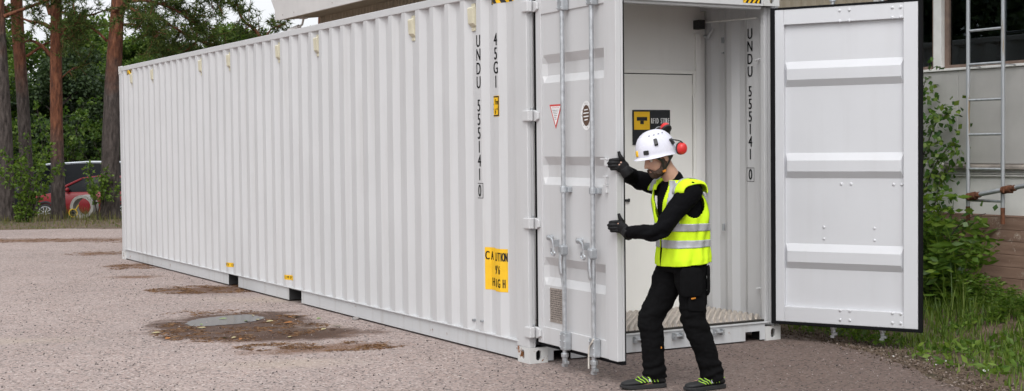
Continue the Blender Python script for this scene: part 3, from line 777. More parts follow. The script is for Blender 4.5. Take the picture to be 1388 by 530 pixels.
while z > 0.35:
    x = 0.19
    while x < 0.35:
        l = 0.008+0.03*random.random(); l = min(l, 0.352-x); b = len(mb.v); y = 0.0078
        mb.v += [(x, y, z), (x+l, y, z), (x+l, y, z+0.006), (x, y, z+0.006)]; mb.face((b, b+1, b+2, b+3)); x += l+0.008
    z -= 0.016
mb.build('fine_print', plain('plate_print', (0.10, 0.085, 0.075), 0.6), pl)
for x, z in ((0.17, 0.585), (0.17, 0.465), (0.17, 0.35), (0.372, 0.585), (0.372, 0.465), (0.372, 0.35)): MB().ell((x, 0.009, z), 0.007, 0.004, 0.007, 8, 4).build('rivet', M['paint_in'], pl)
# cord tied to the right hand rod of the left leaf
crd = MB().tube(catmull([(0.915, -0.061, 0.30), (0.895, -0.066, 0.27), (0.860, -0.064, 0.235), (0.846, -0.060, 0.16), (0.842, -0.058, 0.085)], 6), 0.006, 6).build('cord', plain('white_cord', (0.62, 0.58, 0.52), 0.9), dl, smooth=60)
# ---------------------------------------------------------------- the building beside the container
def board_concrete():
    k = NT('brown_board_concrete'); v = k.coord('Object', (1, 0.5, 5)); v1 = k.coord()
    a = k.noise(v, 3.0, 6, 0.65); b = k.noise(v1, 28, 5, 0.65); c = k.noise(v1, 3.2, 6, 0.7)
    col = k.ramp(a, [(0.3, (0.19, 0.115, 0.082)), (0.55, (0.28, 0.178, 0.130)), (0.75, (0.35, 0.24, 0.185))])
    eff = k.math('MULTIPLY', k.val(c, 0.55, 0.66), k.val(b, 0.48, 0.60))
    col = k.mix(eff, col, (0.62, 0.54, 0.46)); k.set('Base Color', col); k.set('Roughness', 0.9); k.bump(b, 0.4, 0.008); return k.m
M['boardc'] = board_concrete()
M['render'] = plain('white_render', (0.72, 0.71, 0.68), 0.85, var=0.08, scale=3, bump=0.2, bscale=60)
M['ledge'] = plain('ledge_concrete', (0.30, 0.265, 0.235), 0.9, var=0.3, scale=8, bump=0.4)
k = NT('grey_fibre_panel'); v = k.coord(); a = k.noise(v, 2.0, 5, 0.6); b = k.noise(v, 70, 3, 0.6); st = k.noise(k.coord('Object', (6, 6, 0.5)), 1, 5, 0.6)
k.set('Base Color', k.mix(k.val(st, 0.55, 0.8, 0, 0.35), k.ramp(a, [(0.3, (0.44, 0.43, 0.41)), (0.7, (0.53, 0.515, 0.49))]), (0.33, 0.31, 0.285)))
k.set('Roughness', 0.45); k.set('Metallic', 0.15); k.bump(k.math('ADD', a, k.math('MULTIPLY', b, 0.15)), 0.35, 0.01); M['panel'] = k.m
M['beige'] = plain('beige_cladding', (0.42, 0.36, 0.27), 0.6, var=0.1)
M['fascia'] = plain('fascia_paint', (0.66, 0.64, 0.63), 0.5, var=0.05, scale=3)
M['soffit'] = plain('soffit_board', (0.32, 0.28, 0.22), 0.8, var=0.12, scale=4)
M['winframe'] = plain('white_window_frame', (0.74, 0.73, 0.70), 0.5, var=0.06)
M['brownframe'] = plain('brown_window_bead', (0.19, 0.13, 0.10), 0.6, var=0.2)
M['room'] = plain('dim_room', (0.07, 0.07, 0.065), 0.9)
M['wood'] = plain('orange_wood', (0.45, 0.22, 0.06), 0.5, var=0.2)
k = NT('window_glass'); fr = k.n('ShaderNodeFresnel'); fr.inputs[0].default_value = 1.85
gl = k.n('ShaderNodeBsdfGlossy'); gl.inputs['Roughness'].default_value = 0.015; gl.inputs[0].default_value = (0.80, 0.9, 0.95, 1)
tp = k.n('ShaderNodeBsdfTransparent'); tp.inputs[0].default_value = (0.58, 0.66, 0.68, 1)
mx = k.n('ShaderNodeMixShader'); k.l(fr.outputs[0], mx.inputs[0]); k.l(tp.outputs[0], mx.inputs[1]); k.l(gl.outputs[0], mx.inputs[2]); k.l(mx.outputs[0], k.out.inputs[0])
k.t.nodes.remove(k.b); M['glass'] = k.m

BX = 5.15
bld = empty('building', (BX, 5.0, 0.0)); tag(bld, 'low building with grey panels, window band and pale overhanging eave', 'building')
BO = Vector((BX, 5.0, 0.0))
def bpart(name, mb, mat, parent=bld, **kw):
    mb.v = [(x-BO.x, y-BO.y, z) for x, y, z in mb.v] if parent is bld else [(x-BO.x, y-BO.y, z) for x, y, z in mb.v]
    return mb.build(name, mat, parent, **kw)
base = bpart('base_wall', MB().box(BX-0.008, BX+0.25, -9, 16.9, -0.3, 0.95), M['boardc'])
zrow = 0.02; r_ = 0
while zrow < 0.93:
    h = 0.105+0.02*((r_*7) % 3)/2; zt = min(zrow+h, 0.948); y = -4.0+(r_ % 3)*0.7
    while y < 4.6:
        L = 2.1+0.4*((r_*5+int(y*3)) % 4)/4; d_ = 0.0015*((r_*3+int(y*7)) % 4)
        bpart('board', MB().box(BX-0.014-d_, BX-0.0085, y, min(y+L-0.003, 5.0), zrow, zt-0.003), M['boardc'], base, bevel=0.003, seg=1); y += L
    zrow += h; r_ += 1
wl = bpart('white_wall', MB().box(BX+0.004, BX+0.25, -9, 16.9, 0.951, 1.379), M['render'])
bpart('ledge', MB().prism([(BX-0.075, 1.3795), (BX-0.075, 1.409), (BX+0.02, 1.428), (BX+0.25, 1.428), (BX+0.25, 1.3795)], 1, -9, 16.9), M['ledge'], bevel=0.004)
for z, dx in ((1.338, -0.016), (1.312, -0.014)):
    pts = [(BX+dx+0.004*math.sin(y*1.3), y, z+0.006*math.sin(y*2.1+z*40)) for y in np.arange(-3.6, 4.2, 0.3)]
    bpart('conduit', MB().tube(pts, 0.0095, 8), M['render'], smooth=50)
y = -8.98
while y < 16.8:
    yb = min(y+1.19, 16.89); bpart('panel', MB().box(BX-0.006, BX+0.02, y, yb, 1.4285, 2.326), M['panel'], bevel=0.004, seg=1); y += 1.194
bpart('window_sill', MB().box(BX-0.03, BX+0.12, -9, 1.66, 2.3275, 2.352), M['winframe'], bevel=0.004)
# window band, bays with panes
bays = [(0.882, 1.62), (-1.45, 0.774), (-3.8, -1.56), (-6.2, -3.91)]
for a, b in bays:
    w0 = MB().box(BX+0.03, BX+0.09, a+0.001, a+0.05, 2.353, 3.55).box(BX+0.03, BX+0.09, b-0.055, b-0.001, 2.353, 3.55).box(BX+0.03, BX+0.09, a+0.0505, b-0.0555, 2.353, 2.385).box(BX+0.03, BX+0.09, a+0.0505, b-0.0555, 3.51, 3.55)
    wi = bpart('window', w0, M['brownframe'], bevel=0.003, seg=1)
    bpart('pane', MB().box(BX+0.055, BX+0.061, a+0.051, b-0.056, 2.386, 3.509), M['glass'], wi)
for a, b in ((0.776, 0.88), (-1.558, -1.452), (-3.908, -3.802), (1.622, 1.70)):
    bpart('mullion', MB().box(BX-0.012, BX+0.10, a, b, 2.3525, 3.56), M['winframe'], bevel=0.004)
# room behind the windows
mb = MB(); mb.box(BX+3.2, BX+3.3, -6.3, 1.8, 1.5, 3.7); mb.box(BX+0.26, BX+3.2, 1.75, 1.85, 1.5, 3.7); mb.box(BX+0.26, BX+3.2, -6.3, -6.2, 1.5, 3.7); mb.box(BX+0.12, BX+3.2, -6.2, 1.75, 3.6, 3.7); mb.box(BX+0.26, BX+3.2, -6.2, 1.75, 1.45, 1.5)
bpart('room', mb, M['room'])
sh = bpart('room_shelf', MB().box(BX+0.32, BX+0.75, -1.2, 0.9, 2.36, 2.385).box(BX+0.32, BX+0.36, -1.2, 0.9, 1.51, 2.3595), M['room'])
bpart('wood_board', MB().tube([(BX+0.5, 0.70, 2.50), (BX+0.5, 0.98, 2.50)], [0.016, 0.010], 8).cyl((BX+0.5, 0.8, 2.386), (BX+0.5, 0.8, 2.49), 0.008, 6).cyl((BX+0.5, 0.92, 2.386), (BX+0.5, 0.92, 2.49), 0.008, 6), M['wood'], smooth=50)
for i in range(5):
    bpart('crate', MB().box(BX+0.40, BX+0.60, -0.9+0.31*i, -0.64+0.31*i, 2.3855, 2.42+0.015*(i % 2)), M['room'])
# ribbed cladding
pts = []; y = 1.70
while y < 16.88:
    pts += [(BX+0.012, y), (BX-0.018, y+0.02), (BX-0.018, y+0.075), (BX+0.012, y+0.095)]; y += 0.14
poly = pts+[(BX+0.05, pts[-1][1]), (BX+0.05, pts[0][1])]
bpart('cladding', MB().prism(poly[::-1], 2, 2.33, 4.26), M['beige'])
pts = []; y = -9
while y < 1.60:
    pts += [(BX+0.012, y), (BX-0.018, y+0.02), (BX-0.018, y+0.075), (BX+0.012, y+0.095)]; y += 0.14
poly = pts+[(BX+0.05, pts[-1][1]), (BX+0.05, pts[0][1])]
bpart('cladding', MB().prism(poly[::-1], 2, 3.561, 4.26), M['beige'])
bpart('gable_wall', MB().box(BX+0.051, BX+8, 16.75, 16.9, 1.43, 4.3).box(BX+0.251, BX+8, 16.75, 16.9, -0.3, 1.4299), M['beige'])
bpart('rear_wall', MB().box(BX+7.9, BX+8, -9, 16.7, -0.3, 4.3).box(BX+0.251, BX+7.85, -9, -8.9, -0.3, 4.3), M['beige'])
# eave: fascia leaning out, soffit, roof
XF = 4.30
mb = MB(); n_ = -9.4
a = [(XF, 4.14), (XF-0.03, 4.66), (XF+0.03, 4.66), (XF+0.05, 4.14)]
mb.loft([[(x, n_, z) for x, z in a], [(x, 16.98+(z-4.14)*0.75, z) for x, z in a]])
bpart('fascia', mb, M['fascia'])
for yy in (3.0, 7.0, 11.0, 14.2, 16.1, 16.7):
    for zz in (4.22, 4.52): bpart('fascia_screw', MB().ell((XF-0.005-0.058*(zz-4.14), yy, zz), 0.006, 0.012, 0.012, 8, 4), M['ledge'])
mb = MB(); a = [(XF+0.051, 4.142), (BX+0.3, 4.262), (BX+0.3, 4.285), (XF+0.051, 4.165)]
mb.loft([[(x, n_, z) for x, z in a], [(x, 16.96, z) for x, z in a]]); bpart('soffit', mb, M['soffit'])
mb = MB(); a = [(XF-0.03, 4.661), (BX+8.6, 5.2), (BX+8.6, 5.26), (XF-0.03, 4.72)]
mb.loft([[(x, n_, z) for x, z in a], [(x, 17.4, z) for x, z in a]]); bpart('roof', mb, M['ledge'])
mb = MB(); a = [(XF+0.051, 4.166), (XF+0.051, 4.655), (BX+8.5, 5.19), (BX+8.5, 4.9), (BX+0.5, 4.3)]
mb.loft([[(x, 17.0, z) for x, z in a], [(x, 17.3, z) for x, z in a]]); bpart('verge_board', mb, M['fascia'])

# lamp under the eave corner
lp = empty('eave_lamp', (4.62, 16.45, 4.15)); tag(lp, 'white lamp on an angled bracket under the eave corner', 'lamp')
MB().box(-0.06, 0.06, -0.09, 0.09, -0.015, 0.02).build('mount_plate', M['fascia'], lp, bevel=0.004)
MB().tube([(0, 0, -0.01), (-0.02, 0.02, -0.12), (-0.10, 0.10, -0.20)], 0.022, 8).build('bracket_arm', M['fascia'], lp, smooth=50)
MB().tube([(-0.06, 0.07, -0.17), (-0.16, 0.30, -0.26)], [0.055, 0.085], 12).build('lamp_head', M['fascia'], lp, smooth=50)

# ladder
M['rust'] = plain('rusty_iron', (0.14, 0.055, 0.028), 0.85, 0.2, 0.5, 30, 0.5)
k = NT('weathered_galvanised_rail'); v = k.coord('Object', (20, 20, 1.2)); a = k.noise(v, 1, 5, 0.6)
k.set('Base Color', k.mix(k.val(a, 0.55, 0.68), (0.44, 0.46, 0.48), (0.30, 0.21, 0.10))); k.set('Metallic', 0.55); k.set('Roughness', 0.5); M['rail'] = k.m
LX = 4.96
ld = empty('wall_ladder', (LX, 0.07, 0.9)); tag(ld, 'galvanised steel ladder fixed upright against the grey building wall', 'ladder')
for y in (0.205, -0.205):
    MB().tube([(0, y, 0.0), (0, y, 4.35)], 0.019, 12).build('rail', M['rail'], ld, smooth=40)
    MB().tube([(0, y, -0.02), (0, y, 0.13)], 0.0205, 12).build('rail_foot', M['rust'], ld, smooth=40)
    MB().box(0.0195, 0.17, y-0.012, y+0.012, 1.44, 1.447).box(0.0195, 0.17, y-0.012, y+0.012, 3.2, 3.207).build('wall_bracket', M['galv_dull'], ld)
for z in (1.088, 1.383, 1.705, 2.027, 2.361, 2.675, 3.0, 3.32, 3.64, 3.96, 4.28, 4.6, 4.92):
    MB().tube([(0, -0.19, z-0.9), (0, 0.19, z-0.9)], 0.0125, 8).build('rung', M['galv'], ld, smooth=40)
pp = empty('scaffold_tube', (LX-0.045, 0.24, 1.12)); tag(pp, 'grey steel tube clamped across the ladder with rusty couplers', 'pipe')
MB().tube([(0, 0.02, 0), (0, -3.2, 0.56)], 0.0215, 12).build('tube', M['galv_dull'], pp, smooth=40)
for y in (-0.05, -0.46):
    z = -y*0.175
    mb = MB(); mb.cyl((0, y-0.05, z+0.009), (0, y+0.05, z-0.009), 0.036, 12); mb.cyl((0, y-0.10, z+0.018), (0, y-0.052, z+0.0095), 0.028, 10); mb.box(0.02, 0.06, y-0.025, y+0.025, z-0.035, z+0.03); mb.cyl((-0.045, y, z-0.03), (-0.045, y, z+0.03), 0.010, 8); mb.build('coupler', M['rust'], pp, bevel=0.003, seg=1)
wb = empty('wall_box', (BX-0.08, 0.80, 1.41)); tag(wb, 'small white plastic box with a dark recess on the wall ledge', 'box')
mb = MB(); mb.box(-0.05, 0.05, -0.08, -0.045, -0.07, 0.075); mb.box(-0.05, 0.05, 0.045, 0.08, -0.07, 0.075); mb.box(-0.05, 0.05, -0.0445, 0.0445, 0.025, 0.075); mb.box(-0.05, 0.05, -0.0445, 0.0445, -0.07, -0.035); mb.build('housing', M['winframe'], wb, bevel=0.004)
MB().box(0.0, 0.05, -0.0444, 0.0444, -0.0345, 0.0245).build('recess', M['ledge'], wb)
MB().ell((-0.051, 0.0, 0.05), 0.006, 0.012, 0.012, 8, 4).build('button', M['ledge'], wb)
# ---------------------------------------------------------------- trees
def bark(name, z_orange, soft=1.2):
    k = NT(name); v = k.coord('Object', (1, 1, 0.28)); g = k.coord()
    pl = k.voro(v, 11, 'Distance', 'F1'); nz = k.noise(v, 16, 6, 0.7); big = k.noise(g, 1.5, 4, 0.6)
    grey = k.ramp(nz, [(0.3, (0.016, 0.012, 0.011)), (0.5, (0.055, 0.043, 0.038)), (0.75, (0.12, 0.098, 0.088))])
    org = k.ramp(nz, [(0.3, (0.035, 0.014, 0.009)), (0.5, (0.13, 0.044, 0.020)), (0.75, (0.25, 0.10, 0.050))])
    tc = k.n('ShaderNodeTexCoord'); sp = k.n('ShaderNodeSeparateXYZ'); k.l(tc.outputs['Object'], sp.inputs[0])
    z = k.math('ADD', sp.outputs[2], k.math('MULTIPLY', k.math('SUBTRACT', big, 0.5), 2.4))
    k.set('Base Color', k.mix(k.val(z, z_orange-soft/2, z_orange+soft/2), grey, org)); k.set('Roughness', 0.92)
    k.bump(k.math('ADD', pl, k.math('MULTIPLY', nz, 0.6)), 0.9, 0.05); return k.m
M['bark_lo'] = bark('pine_bark_low', 2.0); M['bark_hi'] = bark('pine_bark_high', 3.7); M['bark_vhi'] = bark('pine_bark_grey', 4.6)
M['bark_grey'] = plain('dark_bark', (0.06, 0.048, 0.04), 0.95, var=0.5, scale=20, bump=0.6, bdist=0.03)
M['needles'] = leafmat('pine_needles', [(0.026, 0.050, 0.012), (0.068, 0.106, 0.024), (0.13, 0.165, 0.042)], 0.6, 0.35)
M['needles_dk'] = leafmat('dark_needles', [(0.012, 0.026, 0.010), (0.028, 0.050, 0.016), (0.042, 0.070, 0.02)], 0.6, 0.2)
M['leaf_wood'] = leafmat('woodland_leaves', [(0.030, 0.064, 0.010), (0.072, 0.132, 0.020), (0.15, 0.215, 0.04)], 0.5, 0.4)
M['leaf_bush'] = leafmat('bush_leaves', [(0.030, 0.065, 0.012), (0.060, 0.115, 0.018), (0.11, 0.175, 0.03)], 0.5, 0.4)
M['leaf_lime'] = leafmat('lime_leaves', [(0.05, 0.10, 0.015), (0.10, 0.17, 0.022), (0.15, 0.22, 0.035)], 0.5, 0.4)

def limb_pts(p0, d, L, sag=0.0, n=7, wob=0.08):
    p = np.array(p0, float); d = np.array(d, float); d = d/np.linalg.norm(d); out = [p.copy()]
    for i in range(n):
        d = d+RNG.normal(size=3)*wob+np.array([0, 0, sag]); d = d/np.linalg.norm(d); p = p+d*L/n; out.append(p.copy())
    return out

def tufts_along(paths, per_m, tuft_k, nl, nw, spread, jitter):
    """needle tufts clustered on side twigs of the given limb paths"""
    Ps = []; Ds = []; twigs = []
    for pts in paths:
        P = np.array(pts); seg = np.linalg.norm(np.diff(P, axis=0), axis=1); tot = seg.sum(); n = max(3, int(tot*per_m))
        cum = np.concatenate([[0], np.cumsum(seg)])
        for t in RNG.uniform(0.22, 1.0, n)**0.8*tot:
            i = min(np.searchsorted(cum, t)-1, len(seg)-1); i = max(i, 0); f = (t-cum[i])/seg[i]; base = P[i]*(1-f)+P[i+1]*f
            dirn = unit((P[i+1]-P[i])[None])[0]; tw = unit((dirn*0.5+RNG.normal(size=3)*0.9+np.array([0, 0, 0.15]))[None])[0]
            L = spread*RNG.uniform(0.4, 1.2); m = int(4+6*L/0.6)
            twigs.append((base, base+tw*L))
            for q in range(m):
                s_ = (q+1)/m
                Ps.append(base+tw*L*s_+RNG.normal(size=3)*jitter); Ds.append(tw+RNG.normal(size=3)*0.5)
    Ps = np.array(Ps); Ds = unit(np.array(Ds))
    P2 = np.repeat(Ps, tuft_k, 0); D2 = unit(np.repeat(Ds, tuft_k, 0)*0.55+RNG.normal(size=(len(Ps)*tuft_k, 3))*0.62)
    n = len(P2); return tris_np(P2, D2, nl*RNG.uniform(0.7, 1.25, n), nw*np.ones(n)), twigs

def make_pine(name, x, y, trunk, radii, barkmat, limbs, label, auto=None, needle='needles', per_m=10, spread=0.55):
    """trunk: local polyline; limbs: list of (local polyline, r0)"""
    z0 = float(ground_z(np.array(x), np.array(y)))-0.06
    t = empty(name, (x, y, z0)); tag(t, label, 'tree')
    tp = catmull(trunk, 5); rr = np.interp(np.linspace(0, len(trunk)-1, len(tp)), range(len(trunk)), radii)
    rr = [r*(1+0.05*mnoise.noise(Vector((i*0.7, x, y)))) for i, r in enumerate(rr)]
    mb = MB(); base = tp[0]; flare = [base-np.array([0, 0, 0.1]), base+np.array([0, 0, 0.0]), base+np.array([0, 0, 0.18])]
    mb.tube([tuple(q) for q in ([flare[0], flare[1], flare[2]]+tp[1:])], [rr[0]*1.5, rr[0]*1.3, rr[0]*1.05]+list(rr[1:]), 16)
    mb.build('trunk', barkmat, t, smooth=60)
    paths = []; lb = MB(); lm = M['bark_lo'] if barkmat is not M['bark_grey'] else barkmat
    for pl, r0 in limbs:
        pp = catmull(pl, 4); n = len(pp); MB().tube([tuple(q) for q in pp], list(np.linspace(r0, r0*0.25, n)), 8).build('limb', lm, t, smooth=60); paths.append(pp)
    if auto:
        zlo, zhi, cnt, lmax = auto
        for i in range(cnt):
            z = zlo+(zhi-zlo)*(i+RNG.uniform(0, 1))/cnt; q = np.array([np.interp(z, [p[2] for p in tp], [p[k_] for p in tp]) for k_ in range(3)]); q[2] = z
            az = RNG.uniform(0, 2*math.pi); f = 1-0.75*(z-zlo)/(zhi-zlo+1e-6); L = lmax*(0.4+0.6*f)*RNG.uniform(0.7, 1.1)
            pp = limb_pts(q, (math.cos(az), math.sin(az), 0.25), L, 0.02, 6, 0.13); MB().tube([tuple(a) for a in pp], list(np.linspace(0.045*(0.5+f), 0.012, len(pp))), 6).build('limb', lm, t, smooth=60); paths.append(pp)
    (Vn, Fn), twigs = tufts_along(paths, per_m, 9, 0.15, 0.011, spread, 0.04)
    for a, b in twigs: lb.tube([tuple(a), tuple(b)], [0.012, 0.004], 4, cap=False)
    lb.build('twigs', lm, t, smooth=60)['kind'] = 'stuff'
    obj('crown', mesh_np('crown', Vn, Fn), M[needle], t)
    return t

make_pine('pine_tree', 0.66, 25.9, [(0, 0, 0), (0.0, 0.0, 2.5), (-0.07, 0.03, 5.0), (-0.1, 0.1, 9), (0, 0.1, 14)], [0.235, 0.185, 0.165, 0.13, 0.05], M['bark_vhi'],
    [([(0.05, -0.1, 4.9), (0.9, -0.5, 5.25), (1.6, -0.9, 5.6)], 0.05)], 'thick grey barked pine at the far left of the verge beside bare trunk', (7.5, 13.8, 22, 2.6))
make_pine('pine_tree', 1.50, 27.9, [(0.05, 0, 0), (0.02, 0, 1.6), (-0.02, 0, 3), (-0.11, 0.03, 5.4), (-0.1, 0.1, 9), (0, 0, 13)], [0.20, 0.165, 0.155, 0.148, 0.11, 0.04], M['bark_hi'],
    [([(0.1, 0, 4.1), (0.7, -0.4, 4.5), (1.5, -0.8, 4.5)], 0.04), ([(0, 0, 5.0), (-0.8, -0.2, 5.5), (-1.5, 0, 6.2)], 0.05)], 'slim pine turning orange halfway up, rising behind leafy bush', (7.0, 12.8, 20, 2.4))
u3 = np.array([RH[0], RH[1], 0]); f3 = np.array([FH[0], FH[1], 0])
def L3(u, z, d=0.0): return tuple(u3*u+f3*d+np.array([0, 0, z]))
make_pine('pine_tree', 1.90, 25.95, [(0, 0, 0), (0.0, 0, 2.4), (0.02, -0.01, 4.0), (0.05, -0.03, 5.4), (0.1, 0, 9), (0.1, 0, 13.5)], [0.175, 0.150, 0.142, 0.135, 0.10, 0.04], M['bark_lo'],
    [([L3(-0.1, 4.0), L3(-0.30, 4.25, -0.1), L3(-0.52, 4.36, -0.2), L3(-0.66, 4.30, -0.3)], 0.055),
     ([L3(-0.1, 4.68), L3(-0.32, 4.80), L3(-0.65, 4.86, 0.1), L3(-1.0, 5.0, 0.2)], 0.06),
     ([L3(-0.08, 5.0), L3(-0.16, 5.25), L3(-0.25, 5.6), L3(-0.3, 6.4)], 0.07),
     ([L3(0.1, 5.05), L3(0.35, 5.02), L3(0.60, 4.86, -0.2), L3(0.85, 4.70, -0.4)], 0.04),
     ([L3(0.1, 4.74), L3(0.45, 4.92, 0.2), L3(0.85, 5.02, 0.3), L3(1.3, 5.2, 0.4)], 0.045),
     ([L3(0.1, 4.62), L3(0.30, 4.42, 0.2), L3(0.45, 4.30, 0.3)], 0.03), ([L3(0.12, 3.45), L3(0.42, 3.75, 0.3), L3(0.60, 3.55, 0.5)], 0.018)],
    'orange barked pine with crooked bare limbs in front of the red car', (6.8, 13.2, 22, 2.4), per_m=4)
make_pine('pine_tree', 2.90, 24.95, [(0, 0, 0), (0.03, -0.02, 1.5), (0.12, -0.07, 3.4), (0.26, -0.15, 5.4), (0.45, -0.2, 9), (0.5, -0.2, 14.5)], [0.235, 0.215, 0.195, 0.155, 0.12, 0.05], M['bark_hi'],
    [([L3(0.05, 4.3, -0.1), L3(-0.25, 4.6, -0.3), L3(-0.6, 4.65, -0.5), L3(-0.9, 4.5, -0.6)], 0.035),
     ([L3(0.2, 5.0, -0.1), L3(0.6, 5.1, -0.5), L3(1.1, 4.8, -0.9), L3(1.55, 4.35, -1.2)], 0.05),
     ([L3(0.2, 5.2, 0.1), L3(0.9, 5.3, 0.3), L3(1.7, 5.0, 0.5), L3(2.3, 4.4, 0.6)], 0.05),
     ([L3(0.2, 4.7, 0.1), L3(0.7, 4.7, 0.1), L3(1.1, 4.4, 0.2), L3(1.5, 3.9, 0.2)], 0.035),
     ([L3(0.2, 5.5, 0), L3(-0.4, 5.6, -0.3), L3(-0.9, 5.3, -0.5)], 0.04), ([L3(0.25, 5.7, 0), L3(0.9, 5.9, 0.3), L3(1.8, 5.7, 0.4), L3(2.7, 5.2, 0.4)], 0.05)],
    'stout leaning pine with drooping green boughs beside the container corner', (6.3, 14, 26, 3.0), per_m=22, spread=0.6)
# pine hidden behind the container, its boughs arch over the roof
make_pine('pine_tree', 8.05, 24.12, [(0, 0, 0), (0.05, 0, 2), (0.0, 0, 3.5), (0.1, 0, 5), (0.2, 0.1, 8), (0.2, 0, 12)], [0.22, 0.19, 0.17, 0.15, 0.11, 0.04], M['bark_lo'],
    [([L3(-0.05, 2.6), L3(-0.6, 3.2), L3(-1.3, 4.15), L3(-1.65, 4.70, -0.1), L3(-1.95, 4.95, -0.1), L3(-2.12, 5.5, -0.1), L3(-2.3, 6.2)], 0.07),
     ([L3(-1.45, 4.45), L3(-1.2, 4.75), L3(-0.9, 4.85, 0.2)], 0.03),
     ([L3(-0.05, 2.4), L3(-0.8, 2.8), L3(-1.85, 3.75), L3(-2.5, 4.25), L3(-3.1, 4.45, -0.1), L3(-3.8, 4.85, -0.1), L3(-4.3, 5.2)], 0.065),
     ([L3(-2.5, 4.25), L3(-2.9, 3.95, 0.2), L3(-3.4, 4.15, 0.3)], 0.03), ([L3(-3.1, 4.45), L3(-3.5, 4.2, 0.2), L3(-3.95, 4.35, 0.4)], 0.03)],
    'pine with reddish boughs arching up behind the container roof', (6.8, 12, 20, 2.2), per_m=14, spread=0.6)

def make_broadleaf(name, h, rad, nclump, nleaf, mat, lsize, seedz=0.35, trunk_r=0.14, dense=0.55):
    t = empty(name); mb = MB(); top = h*0.8
    tp = limb_pts((0, 0, -0.1), (0.03, 0.02, 1), top, 0.0, 8, 0.05); mb.tube([tuple(q) for q in tp], list(np.linspace(trunk_r, 0.03, len(tp))), 9)
    P = []; D = []
    for i in range(nclump):
        z = h*(seedz+(0.97-seedz)*RNG.uniform()**0.85); rel = (z/h-seedz)/(1-seedz)
        rmax = rad*(math.sin(math.pi*(0.18+0.80*rel))**0.7); a = RNG.uniform(0, 2*math.pi); r = rmax*RNG.uniform(0.35, 1.0)
        c = np.array([r*math.cos(a), r*math.sin(a), z]); b = np.array(tp[min(int(max(z-0.8, 0)/top*8), 8)])
        if i % 2 == 0:
            q = limb_pts(b, c-b, np.linalg.norm(c-b), 0.0, 4, 0.06); mb.tube([tuple(p) for p in q], [0.035, 0.028, 0.02, 0.014, 0.008], 5)
        cr = rad*RNG.uniform(0.20, 0.36); n = nleaf
        off = unit(RNG.normal(size=(n, 3)))*(RNG.uniform(0.15, 1.0, (n, 1))**dense)*cr*np.array([1, 1, 0.62]); P.append(c+off); D.append(off/cr+RNG.normal(size=(n, 3))*0.7+np.array([0, 0, -0.25]))
    P = np.concatenate(P); D = np.concatenate(D); n = len(P)
    mb.build('trunk', M['bark_grey'], t, smooth=60)
    V, F = leaves_np(P, D, lsize*RNG.uniform(0.7, 1.3, n), lsize*0.36*RNG.uniform(0.8, 1.2, n)); obj('crown', mesh_np('crown', V, F), mat, t)
    return t
protos = [make_broadleaf('broadleaf_tree', 7.0, 2.6, 60, 330, M['leaf_wood'], 0.17, 0.10), make_broadleaf('broadleaf_tree', 7.4, 2.3, 64, 320, M['leaf_wood'], 0.15, 0.14), make_broadleaf('broadleaf_tree', 6.0, 2.9, 60, 320, M['needles_dk'], 0.16, 0.10)]
KL = ['mid green leafy tree of the wood behind the parked vehicles', 'upright leafy tree of the wood behind the parked vehicles', 'dark bushy tree of the wood behind the parked vehicles']
spots = [(-21.5, 59, 0, 0.95), (-18.6, 58, 2, 1.0), (-16.4, 62, 1, 1.0), (-20.8, 67, 2, 1.1), (-15.2, 58, 0, 0.80), (-13.4, 60, 2, 1.1), (-11.4, 58, 1, 1.0), (-17.4, 73, 2, 1.2), (-13.2, 69, 0, 1.2), (-9.2, 60, 2, 1.0), (-23.5, 63, 1, 1.2), (-7.6, 56, 0, 0.85), (-10.4, 76, 1, 1.3), (-22.5, 75, 0, 1.4), (-6.0, 66, 2, 1.0), (-26.5, 57, 2, 1.1), (-29, 64, 0, 1.2)]
usedp = [False]*3
for i, (u, d, kd, sc) in enumerate(spots):
    o = protos[kd] if not usedp[kd] else copy_tree(protos[kd]); usedp[kd] = True
    q = ud(u, d); o.location = (q[0], q[1], float(ground_z(np.array(q[0]), np.array(q[1])))-0.05); o.rotation_euler = (0, 0, i*2.4); o.scale = (sc, sc, sc*(0.92+0.05*(i % 4)))
    tag(o, KL[kd], 'tree', 'trees of the wood behind the parked vehicles')
# taller trees standing off to the left of the yard (they also show in the window glass)
for i, (x, y, kd, sc) in enumerate(((-14, 27, 0, 1.5), (-19, 24, 2, 1.7), (-24, 20, 1, 1.6), (-17, 33, 2, 1.8), (-26, 29, 0, 1.8), (-9, 33, 1, 1.6))):
    o = copy_tree(protos[kd]); o.location = (x, y, float(ground_z(np.array(x), np.array(y)))-0.05); o.rotation_euler = (0, 0, 1+i*1.9); o.scale = (sc, sc, sc)
    tag(o, 'leafy tree standing along the far left side of the yard', 'tree', 'trees along the left side of the yard')

